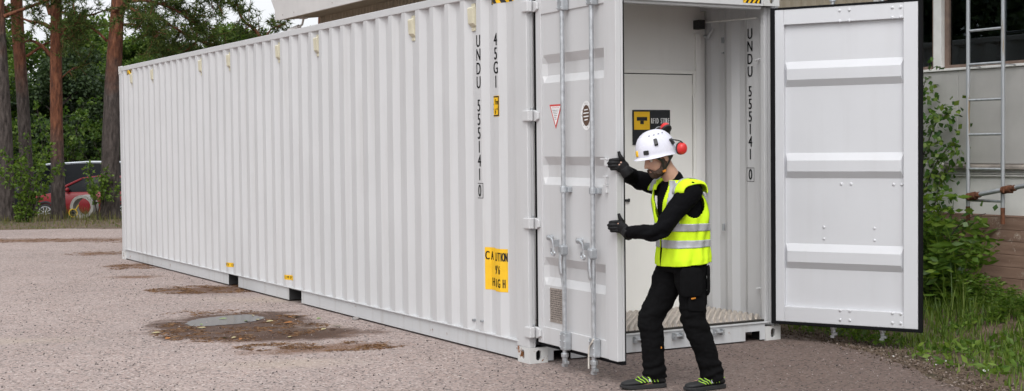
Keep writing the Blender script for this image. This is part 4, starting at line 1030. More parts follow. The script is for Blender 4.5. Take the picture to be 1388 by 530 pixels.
# bushes at the feet of the pines
def bush(x, y, h, r, n, mat, label, ls=0.085, tilt=(0, 0), wide=0.45, zmin=0.0):
    z0 = float(ground_z(np.array(x), np.array(y)))-0.03; t = empty('bush', (x, y, z0)); tag(t, label, 'bush'); mb = MB(); P = []; D = []
    ns = 9
    for i in range(ns):
        a = 2*math.pi*i/ns+RNG.uniform(-.3, .3); d = np.array([math.cos(a)*wide+tilt[0], math.sin(a)*wide+tilt[1], 1.1])
        pp = limb_pts((0.05*math.cos(a), 0.05*math.sin(a), 0), d, h*RNG.uniform(0.65, 1.05), -0.02, 8, 0.12); mb.tube([tuple(q) for q in pp], list(np.linspace(0.016, 0.004, 9)), 5)
        for q in [q for q in pp[1:] if q[2] > zmin]:
            for _ in range(3):
                e_ = q+unit(RNG.normal(size=(1, 3)))[0]*r*RNG.uniform(0.1, 0.55); mb.tube([tuple(q), tuple(e_)], [0.005, 0.002], 4, cap=False); m = n//(ns*24)
                s_ = RNG.uniform(0.2, 1.0, (m, 1)); P.append(q+(e_-q)*s_+RNG.normal(size=(m, 3))*0.035); D.append((e_-q)+RNG.normal(size=(m, 3))*0.25+np.array([0, 0, -0.05]))
    mb.build('stems', M['bark_grey'], t); P = np.concatenate(P); D = np.concatenate(D); m = len(P)
    V, F = leaves_np(P, D, ls*RNG.uniform(0.7, 1.3, m), ls*0.36*np.ones(m)); obj('foliage', mesh_np('foliage', V, F), mat, t); return t
bush(1.02, 24.80, 1.95, 0.24, 1900, M['leaf_lime'], 'tall leafy bush filling the gap between the grey and orange pines', wide=0.07, zmin=0.45)
bush(0.72, 26.9, 2.2, 0.4, 1800, M['leaf_wood'], 'darker bush behind the grey barked pine', wide=0.12)
bush(0.86, 24.75, 0.5, 0.16, 500, M['leaf_lime'], 'low lime green bush at the foot of the orange pine', wide=0.2)
bush(2.60, 24.70, 1.55, 0.26, 1500, M['leaf_lime'], 'lime green sapling between orange pine and leaning pine', wide=0.12, zmin=0.5)
# saplings and shrubs close behind the vehicles
for i, (u, d, h) in enumerate(((-18.2, 54.8, 3.4), (-15.2, 55.2, 3.6), (-21.5, 54.5, 3.6), (-12.6, 54.6, 3.2))):
    q = ud(u, d); bush(q[0], q[1], h+0.9, 1.1, 2600, M['leaf_bush'] if i % 2 else M['leaf_wood'], ['green shrub rising behind the red car bonnet', 'broad green shrub behind the dark van roof', 'tall shrub behind the pale parked car', 'green shrub behind the van tail beside the container edge'][i], 0.15)
# ---------------------------------------------------------------- parked vehicles beyond the pines
def carpaint(name, col):
    k = NT(name); nz = k.noise(k.coord(), 3, 4); k.set('Base Color', k.mix(k.val(nz, 0.3, 0.7), tuple(c*0.92 for c in col), col)); k.set('Roughness', 0.42); k.set('Specular IOR Level', 0.35); k.set('Coat Weight', 0.08); k.set('Coat Roughness', 0.06); return k.m
RIM = plain('alloy_wheel', (0.55, 0.56, 0.58), 0.35, 0.6); TYR = plain('tyre_rubber', (0.018, 0.018, 0.018), 0.85); CGL = plain('car_glass', (0.006, 0.007, 0.009), 0.12, var=0.02, spec=0.12)
LMP = plain('headlamp_glass', (0.75, 0.77, 0.8), 0.12, var=0.03); TLP = plain('tail_lamp', (0.45, 0.02, 0.02), 0.2); PLA = plain('dark_trim', (0.02, 0.02, 0.022), 0.6)
def vehicle(name, loc, yaw, paintm, roofm, label, cat, L, Wd, low, green, wheel_r, wx, sills=0.22):
    """low: (x, z_top, halfw) stations of the body; green: (x, z_base, z_roof, half width at belt, half width at roof) stations of the cabin"""
    t = empty(name, loc, yaw); tag(t, label, cat); n = 0
    mb = MB(); rings = []
    for x, zt, hw in low:
        zb = sills+(0.10 if abs(x) > L/2-0.12 else 0)
        sec = [(zb, 0.86), (zb+0.08, 0.97), (zb+(zt-zb)*0.45, 1.0), (zt-0.10, 0.97), (zt-0.02, 0.90), (zt, 0.80)]
        ring = [(x, -hw*f, z) for z, f in sec]+[(x, hw*f, z) for z, f in sec[::-1]]; rings.append(ring)
    body = mb.loft(rings).build('body', paintm, t, smooth=35)
    gm = MB(); rings = []
    for x, zb, zr, hb, hr in green:
        rings.append([(x, -hb, zb), (x, -(hb+hr)/2-0.02, (zb+zr)/2), (x, -hr, zr-0.01), (x, hr, zr-0.01), (x, (hb+hr)/2+0.02, (zb+zr)/2), (x, hb, zb)])
    cab = gm.loft(rings).build('cabin_glass', CGL, t, smooth=30)
    rm = MB(); rings = []; hi = max(g[2] for g in green)
    for x, zb, zr, hb, hr in green:
        if zr > hi-0.16: rings.append([(x, -hr-0.012, zr-0.04), (x, -hr*0.93, zr+0.015), (x, 0, zr+0.03), (x, hr*0.93, zr+0.015), (x, hr+0.012, zr-0.04), (x, 0, zr-0.02)])
    rm.loft(rings).build('roof', roofm, t, smooth=40)
    # pillars
    for i in ([0, 1] if len(green) < 5 else [1, 2, 3]):
        pass
    g0, g1 = green[0], green[1]; gl_, gp = green[-1], green[-2]
    for sg in (1, -1):
        for A, B_ in ((g0, g1), (gl_, gp)):
            MB().tube([(A[0], sg*(A[3]+0.005), A[1]), ((A[0]+B_[0])/2, sg*((A[3]+B_[4])/2+0.018), (A[1]+B_[2])/2), (B_[0], sg*(B_[4]+0.012), B_[2]-0.02)], [0.045, 0.04, 0.035], 6).build('pillar', paintm, t, smooth=50)
        xm = (g1[0]+gp[0])/2; MB().tube([(xm, sg*(g1[3]+0.012), g1[1]), (xm, sg*((g1[3]+g1[4])/2+0.026), (g1[1]+g1[2])/2), (xm, sg*(g1[4]+0.012), g1[2]-0.02)], 0.03, 6).build('pillar', PLA, t, smooth=50)
        for xw in wx:
            wl_ = MB(); hw = Wd/2
            wl_.tube([(xw, sg*(hw-0.21), wheel_r), (xw, sg*(hw-0.19), wheel_r), (xw, sg*(hw-0.02), wheel_r), (xw, sg*hw, wheel_r)], [wheel_r-0.03, wheel_r, wheel_r, wheel_r-0.025], 26); ty = wl_.build('wheel', TYR, t, smooth=40)
            rm_ = MB(); rr = wheel_r*0.68; y0 = sg*(hw+0.003)
            for q in range(10):
                a = 2*math.pi*q/10; rm_.tube([(xw+0.04*math.cos(a), y0, wheel_r+0.04*math.sin(a)), (xw+rr*math.cos(a), y0-sg*0.004, wheel_r+rr*math.sin(a))], [0.022, 0.015], 6)
            rm_.tube([(xw, y0+sg*0.012, wheel_r), (xw, y0-sg*0.05, wheel_r)], 0.055, 12)
            ring = [(xw+rr*math.cos(2*math.pi*q/28), y0, wheel_r+rr*math.sin(2*math.pi*q/28)) for q in range(29)]; rm_.tube(ring, 0.018, 6, cap=False); rm_.build('rim', RIM, ty, smooth=50)
            ar = [(xw+(wheel_r+0.05)*math.cos(a), sg*(hw-0.012), wheel_r+(wheel_r+0.05)*math.sin(a)) for a in np.linspace(0.0, math.pi, 18)]; MB().tube(ar, 0.035, 6).build('wheel_arch', PLA, t, smooth=50)
        hx, hz, hwid = low[1]; MB().ell((hx-0.02 if hx < 0 else hx, sg*(hwid*0.80), hz-0.13), 0.22, 0.13, 0.075, 12, 8).build('headlight', LMP, t, smooth=60)
        tx, tz, twid = low[-2]; MB().ell((tx+0.06, sg*twid*0.86, tz-0.16), 0.10, 0.10, 0.16, 12, 8).build('tail_light', TLP, t, smooth=60)
        MB().ell((g0[0]+0.42*(g1[0]-g0[0])+0.12, sg*(g0[3]+0.13), g0[1]+0.10), 0.06, 0.11, 0.075, 12, 8).build('mirror', paintm, t, smooth=60)
        for xh in (xm-0.30, xm+0.75): MB().tube([(xh, sg*(Wd/2*0.985), low[4][1]-0.17), (xh+0.10, sg*(Wd/2+0.012), low[4][1]-0.165), (xh+0.20, sg*(Wd/2*0.985), low[4][1]-0.165)], 0.014, 6).build('door_handle', paintm, t, smooth=60)
    MB().box(-L/2-0.005, -L/2+0.03, -0.4, 0.4, 0.35, 0.50).build('grille', PLA, t, bevel=0.01)
    return t
red = carpaint('red_car_paint', (0.19, 0.005, 0.010)); dkv = carpaint('dark_van_paint', (0.008, 0.009, 0.012)); sil = carpaint('silver_paint', (0.38, 0.40, 0.42)); wht = carpaint('van_roof_paint', (0.55, 0.58, 0.62))
GZ = -0.70
# the nose points left along the photographer's left; +x runs back along the car
yaw_r = math.atan2(RH[1], RH[0])
q = ud(-15.26+0.83, 46.2)
lowR = [(-2.05, 0.70, 0.62), (-1.90, 0.82, 0.78), (-1.45, 0.93, 0.86), (-0.75, 1.00, 0.885), (0.2, 1.01, 0.885), (1.2, 1.02, 0.88), (1.75, 0.98, 0.83), (2.05, 0.85, 0.70)]
grR = [(-1.05, 0.97, 1.00, 0.74, 0.70), (-0.15, 0.98, 1.44, 0.76, 0.60), (0.45, 0.99, 1.50, 0.77, 0.61), (1.15, 1.0, 1.45, 0.76, 0.60), (1.80, 0.95, 1.05, 0.68, 0.62)]
vehicle('parked_car', (q[0]+RH[0]*0.55, q[1]+RH[1]*0.55, GZ), yaw_r, red, red, 'dark red hatchback parked behind the pines', 'car', 4.1, 1.77, lowR, grR, 0.315, (-1.28, 1.28))
q = ud(-15.75, 51.0)
lowV = [(-2.5, 0.85, 0.80), (-2.40, 1.02, 0.90), (-2.05, 1.12, 0.95), (-1.2, 1.15, 0.97), (0.2, 1.15, 0.97), (1.6, 1.15, 0.97), (2.40, 1.10, 0.95), (2.5, 0.98, 0.90)]
grV = [(-1.95, 1.10, 1.16, 0.85, 0.80), (-1.05, 1.12, 1.86, 0.90, 0.78), (0.4, 1.12, 1.93, 0.90, 0.79), (2.0, 1.12, 1.90, 0.90, 0.79), (2.42, 1.08, 1.75, 0.86, 0.74)]
vehicle('parked_van', (q[0], q[1], GZ), yaw_r+math.radians(4), dkv, wht, 'dark van with a pale roof parked behind the red car', 'van', 5.0, 1.95, lowV, grV, 0.33, (-1.55, 1.5))
q = ud(-19.25, 47.5)
lowS = [(-2.1, 0.66, 0.62), (-1.95, 0.78, 0.80), (-1.5, 0.90, 0.87), (-0.8, 0.97, 0.89), (0.2, 0.99, 0.89), (1.2, 1.0, 0.88), (1.85, 0.97, 0.84), (2.1, 0.85, 0.72)]
vehicle('parked_car', (q[0], q[1], GZ), yaw_r+math.radians(-6), sil, sil, 'silver car with red tail lamp half hidden by the leafy bush', 'car', 4.2, 1.78, lowS, grR, 0.315, (-1.3, 1.3))
# parking ground under the vehicles
mb = MB(); P = [ud(-30, 43.5, -0.695), ud(-6, 43.5, -0.695), ud(-6, 53.5, -0.695), ud(-30, 53.5, -0.695)]; mb.v += P; mb.face((0, 1, 2, 3))
tag(mb.build('parking_lot', M['asphalt_plain'] if 'asphalt_plain' in M else plain('parking_asphalt', (0.10, 0.095, 0.09), 0.9, var=0.3, scale=6)), 'dark asphalt of the parking place beyond the trees', kind='structure')

# concrete pipe ring and yellow reel on the verge
CON = plain('pale_concrete', (0.30, 0.29, 0.27), 0.9, var=0.2, scale=14, bump=0.4)
x, y = 2.50, 25.85; rg = empty('concrete_ring', (x, y, 0.0), yaw_r); tag(rg, 'short grey concrete pipe ring standing on edge in the grass', 'pipe')
mb = MB(); ring = []; prof_ = [(0.215, -0.22), (0.285, -0.22), (0.285, 0.22), (0.215, 0.22)]
rings = [[(r*math.cos(a), y_, 0.27+r*math.sin(a)) for r, y_ in prof_] for a in np.linspace(0, 2*math.pi, 41)]
mb.loft(rings, cap=False).build('ring', CON, rg, smooth=40)
yl = empty('cable_reel', (2.20, 25.75, 0.02), yaw_r+0.5); tag(yl, 'small yellow and black reel leaning on the concrete ring', 'reel')
YEL = plain('yellow_plastic', (0.62, 0.42, 0.03), 0.45)
mb = MB(); mb.loft([[(r*math.cos(a), y_, 0.105+r*math.sin(a)) for r, y_ in ((0.085, -0.03), (0.105, -0.03), (0.105, 0.03), (0.085, 0.03))] for a in np.linspace(0, 2*math.pi, 25)], cap=False); mb.build('hoop', YEL, yl, smooth=40)
MB().cyl((0, -0.045, 0.105), (0, 0.045, 0.105), 0.035, 14).box(-0.09, 0.09, -0.008, 0.008, 0.097, 0.113).box(-0.008, 0.008, -0.0075, 0.0075, 0.02, 0.19).build('hub', BLP if 'BLP' in globals() else M['black'], yl)
MB().tube([(0.06, 0.0, 0.17), (0.10, 0.0, 0.24), (0.14, 0, 0.30)], 0.012, 8).build('handle', YEL, yl, smooth=50)
# ---------------------------------------------------------------- the worker
def remesh(mb, voxel, smooth_it=3, disp=None):
    """fuse overlapping closed shells into one continuous surface"""
    me = mb.mesh('tmp'); o = bpy.data.objects.new('tmp', me); COL.objects.link(o)
    bm = bmesh.new(); bm.from_mesh(me); bmesh.ops.recalc_face_normals(bm, faces=bm.faces); bm.to_mesh(me); bm.free()
    r = o.modifiers.new('r', 'REMESH'); r.mode = 'VOXEL'; r.voxel_size = voxel; r.use_smooth_shade = True
    if smooth_it:
        q = o.modifiers.new('s', 'SMOOTH'); q.factor = 0.5; q.iterations = smooth_it
    dg = bpy.context.evaluated_depsgraph_get(); out = bpy.data.meshes.new_from_object(o.evaluated_get(dg))
    bpy.data.objects.remove(o); bpy.data.meshes.remove(me); out.materials.clear()
    if disp:
        out.update(); N = np.empty(len(out.vertices)*3, np.float32); out.vertices.foreach_get('normal', N)
        C = np.empty(len(out.vertices)*3, np.float32); out.vertices.foreach_get('co', C); N = N.reshape(-1, 3); C = C.reshape(-1, 3)
        d = np.array([disp(c) for c in C], np.float32)[:, None]; out.vertices.foreach_set('co', (C+N*d).ravel()); out.update()
    out.polygons.foreach_set('use_smooth', [True]*len(out.polygons)); return out

def smooth_tube(mb, joints, radii, n=14, sub=5, flat=1.0, up=None):
    P = catmull([(*j, *((r, r) if not isinstance(r, tuple) else r)) for j, r in zip(joints, radii)], sub)
    mb.tube([tuple(p[:3]) for p in P], [(p[3], p[4]*flat) for p in P], n, up=up); return mb

worker = empty('person', (0.25, -1.45, 0.0), math.radians(170.6)); tag(worker, 'person in white helmet and yellow vest pushing the open container door', 'person')
SK = plain('skin', (0.50, 0.29, 0.21), 0.5, var=0.08, scale=30); HAIR = plain('brown_hair', (0.055, 0.030, 0.018), 0.7, var=0.4, scale=90, bump=0.5, bdist=0.004)
BLK = plain('black_jersey', (0.004, 0.004, 0.005), 0.85, var=0.25, scale=60, bump=0.25, bscale=300, bdist=0.002, spec=0.08)
TRO = plain('black_work_cloth', (0.0045, 0.0045, 0.005), 0.9, var=0.3, scale=25, bump=0.2, bscale=260, bdist=0.002, spec=0.10)
TRO2 = plain('charcoal_work_cloth', (0.009, 0.009, 0.009), 0.9, var=0.25, scale=25, spec=0.12)
GLV = plain('black_glove', (0.008, 0.008, 0.009), 0.6, var=0.2, scale=40, spec=0.25)
HIV = plain('hi_vis_yellow', (0.62, 0.88, 0.022), 0.8, var=0.05, scale=9, spec=0.2)
REF = plain('reflective_tape', (0.42, 0.43, 0.45), 0.45, 0.2, var=0.08, scale=40)
HEL = plain('white_helmet_shell', (0.66, 0.66, 0.74), 0.28, var=0.02); RED = plain('red_earmuff_plastic', (0.62, 0.03, 0.03), 0.35, var=0.06)
BLP = plain('black_plastic', (0.012, 0.012, 0.013), 0.45); GRN = plain('lime_trim', (0.35, 0.62, 0.05), 0.6); SHO = plain('shoe_black', (0.013, 0.013, 0.014), 0.7, var=0.3, scale=40); SOL = plain('shoe_sole', (0.02, 0.02, 0.021), 0.8)
ORG = plain('orange_mark', (0.6, 0.22, 0.02), 0.6)

J = dict(hipL=(-0.10, 0.088, 0.85), hipR=(-0.085, -0.088, 0.85), kneeL=(-0.135, 0.105, 0.47), kneeR=(0.085, -0.10, 0.455), ankL=(-0.265, 0.10, 0.095), ankR=(0.075, -0.10, 0.095),
         shL=(-0.065, 0.185, 1.335), shR=(-0.03, -0.18, 1.365), elL=(0.165, 0.175, 1.075), wrL=(0.262, -0.105, 1.056), elR=(0.075, -0.38, 1.405), wrR=(0.230, -0.195, 1.468))
# torso sections: (centre a, z, half depth, half width)
TOR = [(-0.095, 0.80, 0.125, 0.160), (-0.098, 0.88, 0.128, 0.165), (-0.098, 0.97, 0.122, 0.155), (-0.094, 1.07, 0.124, 0.158), (-0.086, 1.17, 0.130, 0.172), (-0.072, 1.27, 0.122, 0.182), (-0.056, 1.345, 0.098, 0.165), (-0.040, 1.395, 0.070, 0.105)]
def torso(z, grow=0.0):
    zz = [t[1] for t in TOR]; c, d_, w_ = (np.interp(z, zz, [t[i] for t in TOR]) for i in (0, 2, 3)); return c, d_+grow, w_+grow
def torso_pt(th, z, grow=0.0, pw=2.5):
    c, d_, w_ = torso(z, grow); cs, sn = math.cos(th), math.sin(th)
    r = (abs(cs)**pw+abs(sn)**pw)**(-1/pw); return (c+d_*r*cs, w_*r*sn, z)
def torso_loft(mb, grow, z0, z1, n=28, k=16):
    mb.loft([[torso_pt(2*math.pi*i/n, z0+(z1-z0)*j/k, grow) for i in range(n)] for j in range(k+1)])

HC = Vector((0.084, 0, 1.588)); tl = math.radians(24)
HF, HU = Vector((math.cos(tl), 0, -math.sin(tl))), Vector((math.sin(tl), 0, math.cos(tl))); HM = Matrix((HF, Vector((0, 1, 0)), HU)).transposed()
def hp(f, l, u): return tuple(HC+HF*f+Vector((0, l, 0))+HU*u)
# hands: fingers close over the free edge of the leaf (edge stands at a ~ 0.27, b ~ -0.23)
def hand(mb, wr, c, grow=0.0, lift=0.0):
    """c: palm centre.  fingers go forward past the edge and hook towards -b; thumb lies up the near side"""
    ca, cb, cz = c
    smooth_tube(mb, [wr, ((wr[0]+ca)/2, (wr[1]+cb)/2, (wr[2]+cz)/2), (ca+0.012, cb, cz+0.002)], [(0.030+grow, 0.024+grow), (0.042+grow, 0.022+grow), (0.040+grow, 0.018+grow)], 12, 4, up=(0, 0, 1))
    for i, (ln, dz) in enumerate(((0.92, 0.032), (1.05, 0.011), (1.0, -0.011), (0.82, -0.031))):
        z = cz+dz; r = 0.0098+grow*0.7
        p = [(ca+0.01, cb, z), (ca+0.040*ln, cb-0.004, z+0.003-dz*0.05), (ca+0.066*ln, cb-0.018, z+0.002-dz*0.08), (ca+0.070*ln, cb-0.040*ln, z-dz*0.1), (ca+0.062*ln, cb-0.056*ln, z-dz*0.12)]
        smooth_tube(mb, p, [r*1.1, r*1.08, r*1.02, r*0.95, r*0.8], 9, 3)
    smooth_tube(mb, [(ca-0.015, cb+0.004, cz+0.022), (ca+0.004, cb+0.010, cz+0.045), (ca+0.014, cb+0.006, cz+0.066), (ca+0.018, cb+0.0, cz+0.086+lift)], [0.014+grow, 0.0125+grow, 0.0105+grow*0.7, 0.008+grow*0.7], 9, 3)
HANDL, HANDR = (0.268, -0.188, 1.090), (0.258, -0.202, 1.508)

mb = MB(); torso_loft(mb, -0.03, 0.82, 1.39)
mb.ell((-0.095, 0, 0.86), 0.098, 0.132, 0.09)
smooth_tube(mb, [(-0.05, 0, 1.34), (-0.02, 0, 1.42), (0.028, 0, 1.485), (0.058, 0, 1.545)], [0.068, 0.060, 0.057, 0.058], 14, 4)
mb.ell(hp(-0.004, 0, 0.012), 0.100, 0.079, 0.108, 18, 12, HM); mb.ell(hp(0.038, 0, -0.062), 0.070, 0.062, 0.072, 16, 10, HM); mb.ell(hp(0.066, 0, -0.112), 0.032, 0.036, 0.030, 12, 8, HM)
mb.ell(hp(0.088, 0, 0.006), 0.016, 0.052, 0.013, 12, 8, HM)                                       # brow
mb.tube([hp(0.094, 0, -0.006), hp(0.108, 0, -0.034), hp(0.120, 0, -0.054), hp(0.098, 0, -0.064)], [0.009, 0.012, 0.015, 0.010], 10)   # nose
mb.ell(hp(0.098, 0, -0.090), 0.010, 0.024, 0.006, 10, 6, HM); mb.ell(hp(0.096, 0, -0.101), 0.010, 0.021, 0.007, 10, 6, HM)     # lips
for sg in (1, -1):
    mb.ell(hp(-0.008, sg*0.080, -0.040), 0.018, 0.010, 0.031, 10, 8, HM); mb.ell(hp(0.070, sg*0.036, -0.052), 0.020, 0.018, 0.018, 10, 6, HM)
for sd_, el, wr, sh in (('L', J['elL'], J['wrL'], J['shL']), ('R', J['elR'], J['wrR'], J['shR'])):
    smooth_tube(mb, [sh, tuple((np.array(sh)+np.array(el))/2), el, tuple((np.array(el)*0.6+np.array(wr)*0.4)), wr], [0.055, 0.047, 0.041, 0.039, 0.028], 12, 4)
hand(mb, J['wrL'], HANDL); hand(mb, J['wrR'], HANDR)
for s_ in 'LR':
    h, k_, a = (np.array(J[q+s_]) for q in ('hip', 'knee', 'ank'))
    smooth_tube(mb, [tuple(h), tuple((h+k_)/2), tuple(k_), tuple(k_*0.6+a*0.4+np.array([-0.012, 0, 0])), tuple(a)], [0.072, 0.068, 0.052, 0.050, 0.034], 14, 4)
    smooth_tube(mb, [tuple(a), tuple(a+np.array([0.04, 0, -0.045])), tuple(a+np.array([0.17, 0, -0.062]))], [0.036, 0.036, 0.024], 10, 4)
body = obj('body', remesh(mb, 0.006, 3), SK, worker)
for sg in (1, -1):
    e = MB().ell(hp(0.080, sg*0.033, -0.022), 0.011, 0.013, 0.011, 12, 8).build('eye', plain('eye_white', (0.7, 0.68, 0.66), 0.2, var=0.02), body, smooth=80)
    MB().ell(hp(0.089, sg*0.033, -0.024), 0.0035, 0.005, 0.005, 8, 6).build('iris', BLP, e)
    MB().tube([hp(0.092, sg*0.014, 0.004), hp(0.095, sg*0.032, 0.009), hp(0.086, sg*0.050, 0.004)], [0.004, 0.005, 0.003], 6).build('eyebrow', HAIR, body)
bd = MB(); bd.ell(hp(0.072, 0, -0.120), 0.040, 0.046, 0.036, 14, 10, HM); bd.ell(hp(0.105, 0, -0.080), 0.010, 0.031, 0.008, 12, 6, HM)
for sg in (1, -1):
    smooth_tube(bd, [hp(0.014, sg*0.074, -0.035), hp(0.018, sg*0.069, -0.075), hp(0.042, sg*0.054, -0.106), hp(0.075, sg*0.036, -0.118)], [(0.018, 0.010), (0.024, 0.013), (0.026, 0.018), (0.026, 0.022)], 10, 4, up=tuple(HF))
    smooth_tube(bd, [hp(0.104, sg*0.027, -0.082), hp(0.096, sg*0.036, -0.102), hp(0.088, sg*0.034, -0.116)], [0.008, 0.009, 0.012], 8, 3)
obj('beard', remesh(bd, 0.005, 2, lambda c: 0.003*mnoise.noise(Vector(c)*160)), HAIR, body)
hr = MB(); hr.ell(hp(-0.022, 0, -0.010), 0.088, 0.083, 0.080, 18, 10, HM)
obj('hair', remesh(hr, 0.006, 1, lambda c: 0.002*mnoise.noise(Vector(c)*150)), HAIR, body)

# jersey
def wr_noise(c, s=11, a=0.006):
    q = Vector((c[0]*s, c[1]*s, c[2]*s*1.7)); return a*mnoise.noise(q)+a*0.7*abs(mnoise.noise(q*2.3))-0.3*a
mb = MB(); torso_loft(mb, 0.004, 0.80, 1.395)
smooth_tube(mb, [(-0.05, 0, 1.34), (-0.03, 0, 1.405), (-0.012, 0, 1.425)], [0.080, 0.068, 0.062], 16, 4)
for sh, el, wr in ((J['shL'], J['elL'], J['wrL']), (J['shR'], J['elR'], J['wrR'])):
    sh, el, wr = map(np.array, (sh, el, wr)); inn = np.array([-0.055, sh[1]*0.45, sh[2]-0.02])
    smooth_tube(mb, [tuple(inn), tuple(sh), tuple((sh+el)/2), tuple(el), tuple((el+wr)/2), tuple(wr)], [0.080, 0.080, 0.069, 0.060, 0.051, 0.039], 16, 5)
def folds(c):
    best = 0.0
    for el in (J['elL'], J['elR']):
        d = (Vector(c)-Vector(el)).length; best = max(best, math.exp(-(d/0.09)**2))
    q = Vector(c); return wr_noise(c, 12, 0.005)+best*0.010*math.sin(q.x*60+q.z*95+6*mnoise.noise(q*9))
obj('jersey', remesh(mb, 0.007, 3, folds), BLK, worker)

# trousers with knee and holster pockets
mb = MB(); mb.loft([[torso_pt(2*math.pi*i/28, z, g_) for i in range(28)] for z, g_ in ((0.79, 0.004), (0.84, 0.010), (0.89, 0.010), (0.93, 0.004))])
mb.ell((-0.125, 0.0, 0.83), 0.125, 0.165, 0.115, 18, 12)
for s_ in 'LR':
    h, k_, a = (np.array(J[q+s_]) for q in ('hip', 'knee', 'ank')); fw = np.array([0.012, 0, 0])
    smooth_tube(mb, [tuple(h+np.array([0, 0, 0.03])), tuple(h*0.72+k_*0.28), tuple(h*0.4+k_*0.6), tuple(k_+fw), tuple(k_*0.6+a*0.4), tuple(k_*0.25+a*0.75), tuple(a+np.array([-0.012, 0, -0.035]))],
                [(0.118, 0.102), (0.112, 0.100), (0.097, 0.090), (0.088, 0.082), (0.082, 0.077), (0.078, 0.073), (0.080, 0.070)], 18, 5, up=(1, 0, 0))
def tfold(c):
    q = Vector(c); v = wr_noise(c, 9, 0.009)
    for s_ in 'LR':
        for key, w_, a_, fr in (('knee', 0.10, 0.010, 85), ('ank', 0.12, 0.008, 70)):
            d = (q-Vector(J[key+s_])).length; v += math.exp(-(d/w_)**2)*a_*math.sin(q.z*fr+q.x*22+5*mnoise.noise(q*7))
    return v
tro = obj('trousers', remesh(mb, 0.007, 2, tfold), TRO, worker)
def patch(name, cen, nrm, up, w_, h_, t_, mat, parent, bev=0.006):
    n = Vector(nrm).normalized(); u = (Vector(up)-n*Vector(up).dot(n)).normalized(); l = u.cross(n); c = Vector(cen); mb = MB()
    R = []
    for dz in (-t_, 0.0, t_):
        sc = 1.0 if dz < t_ else 0.86
        R.append([tuple(c+n*dz+l*(w_/2*sc*math.copysign(abs(math.cos(t))**0.35, math.cos(t)))+u*(h_/2*sc*math.copysign(abs(math.sin(t))**0.35, math.sin(t)))) for t in [2*math.pi*i/20 for i in range(20)]])
    mb.loft(R); return mb.build(name, mat, parent, smooth=50)
patch('holster_pocket', (-0.055, 0.205, 0.735), (0.25, 1, 0.0), (0, 0, 1), 0.15, 0.19, 0.0045, TRO, tro)
patch('holster_pocket', (-0.225, 0.125, 0.735), (-1, 0.65, 0), (0, 0, 1), 0.13, 0.20, 0.006, TRO, tro)
patch('cargo_pocket', (-0.10, 0.196, 0.60), (0.1, 1, 0.02), (-0.1, 0, 1), 0.12, 0.12, 0.003, TRO, tro)
patch('brand_tab', (-0.068, 0.2085, 0.628), (0.1, 1, 0.02), (0.15, 0, 1), 0.032, 0.010, 0.002, ORG, tro)
patch('label_tab', (-0.238, 0.122, 0.862), (-0.6, 1, 0), (0, 0, 1), 0.022, 0.022, 0.003, M['white_print'], tro)
patch('brand_tab', (0.055, -0.022, 0.28), (0.15, 1, 0), (0, 0, 1), 0.008, 0.014, 0.002, ORG, tro)

# vest: open at the front, arm holes, reflective strips
def vest_pt(th, z, g_):
    fl = 0.006*math.sin(7*th+z*9)+0.004*math.sin(13*th-z*23); zz = z+0.030*math.cos(th)*max(0, (1.0-z)/0.2)*-0.6
    p = Vector(torso_pt(th, min(z, 1.41), g_+0.006*max(0, (0.98-z)/0.12)))
    n = mnoise.noise(Vector((math.cos(th)*3, math.sin(th)*3, z*8))); return Vector((p.x+math.cos(th)*(fl+0.011*n), p.y+math.sin(th)*(fl+0.011*n), zz))
def in_vest(th, z):
    t = (th+math.pi) % (2*math.pi)-math.pi                      # 0 = front
    ah = ((abs(t)-1.57)/0.62)**2+((z-1.285)/0.130)**2
    if ah < 1 and z > 1.155: return False
    if z > 1.30 and 1.57-0.62 < abs(t) < 1.57+0.50 and z < 1.36: return False
    vw = 0.05+max(0, (z-1.10))*1.9                                # V neck
    if abs(t) < vw: return False
    if z > 1.385 and abs(t) > 2.6: return False
    return True
def vest_surface(name, g_, z0, z1, mat, parent, test, nth=220, nz=110, thick=0.005):
    mb = MB(); idx = {}
    def vid(i, j):
        if (i, j) not in idx:
            idx[(i, j)] = len(mb.v); mb.v.append(tuple(vest_pt(2*math.pi*i/nth, z0+(z1-z0)*j/nz, g_)))
        return idx[(i, j)]
    for j in range(nz):
        for i in range(nth):
            th = 2*math.pi*(i+0.5)/nth; z = z0+(z1-z0)*(j+0.5)/nz
            if in_vest(th, z) and test(th, z): mb.face((vid(i, j), vid((i+1) % nth, j), vid((i+1) % nth, j+1), vid(i, j+1)))
    me = mb.mesh(name); me.polygons.foreach_set('use_smooth', [True]*len(me.polygons)); o = obj(name, me, mat, parent)
    s_ = o.modifiers.new('solid', 'SOLIDIFY'); s_.thickness = thick; s_.offset = 1; return o
vest = vest_surface('safety_vest', 0.028, 0.845, 1.405, HIV, worker, lambda th, z: True)
vest_surface('reflective_strip', 0.0345, 0.958, 1.008, REF, vest, lambda th, z: True, 220, 8, 0.003)
vest_surface('reflective_strip', 0.0345, 1.068, 1.118, REF, vest, lambda th, z: True, 220, 8, 0.003)
def over(sg):
    def t(th, z):
        q = (th+math.pi) % (2*math.pi)-math.pi; q *= sg
        return q > 0 and (0.52+0.9*max(0, z-1.25) < q < 0.90+0.9*max(0, z-1.25) or 2.30-0.5*max(0, z-1.25) < q < 2.68-0.5*max(0, z-1.25))
    return t
for sg in (1, -1): vest_surface('reflective_strip', 0.0345, 1.119, 1.403, REF, vest, over(sg), 220, 60, 0.003)
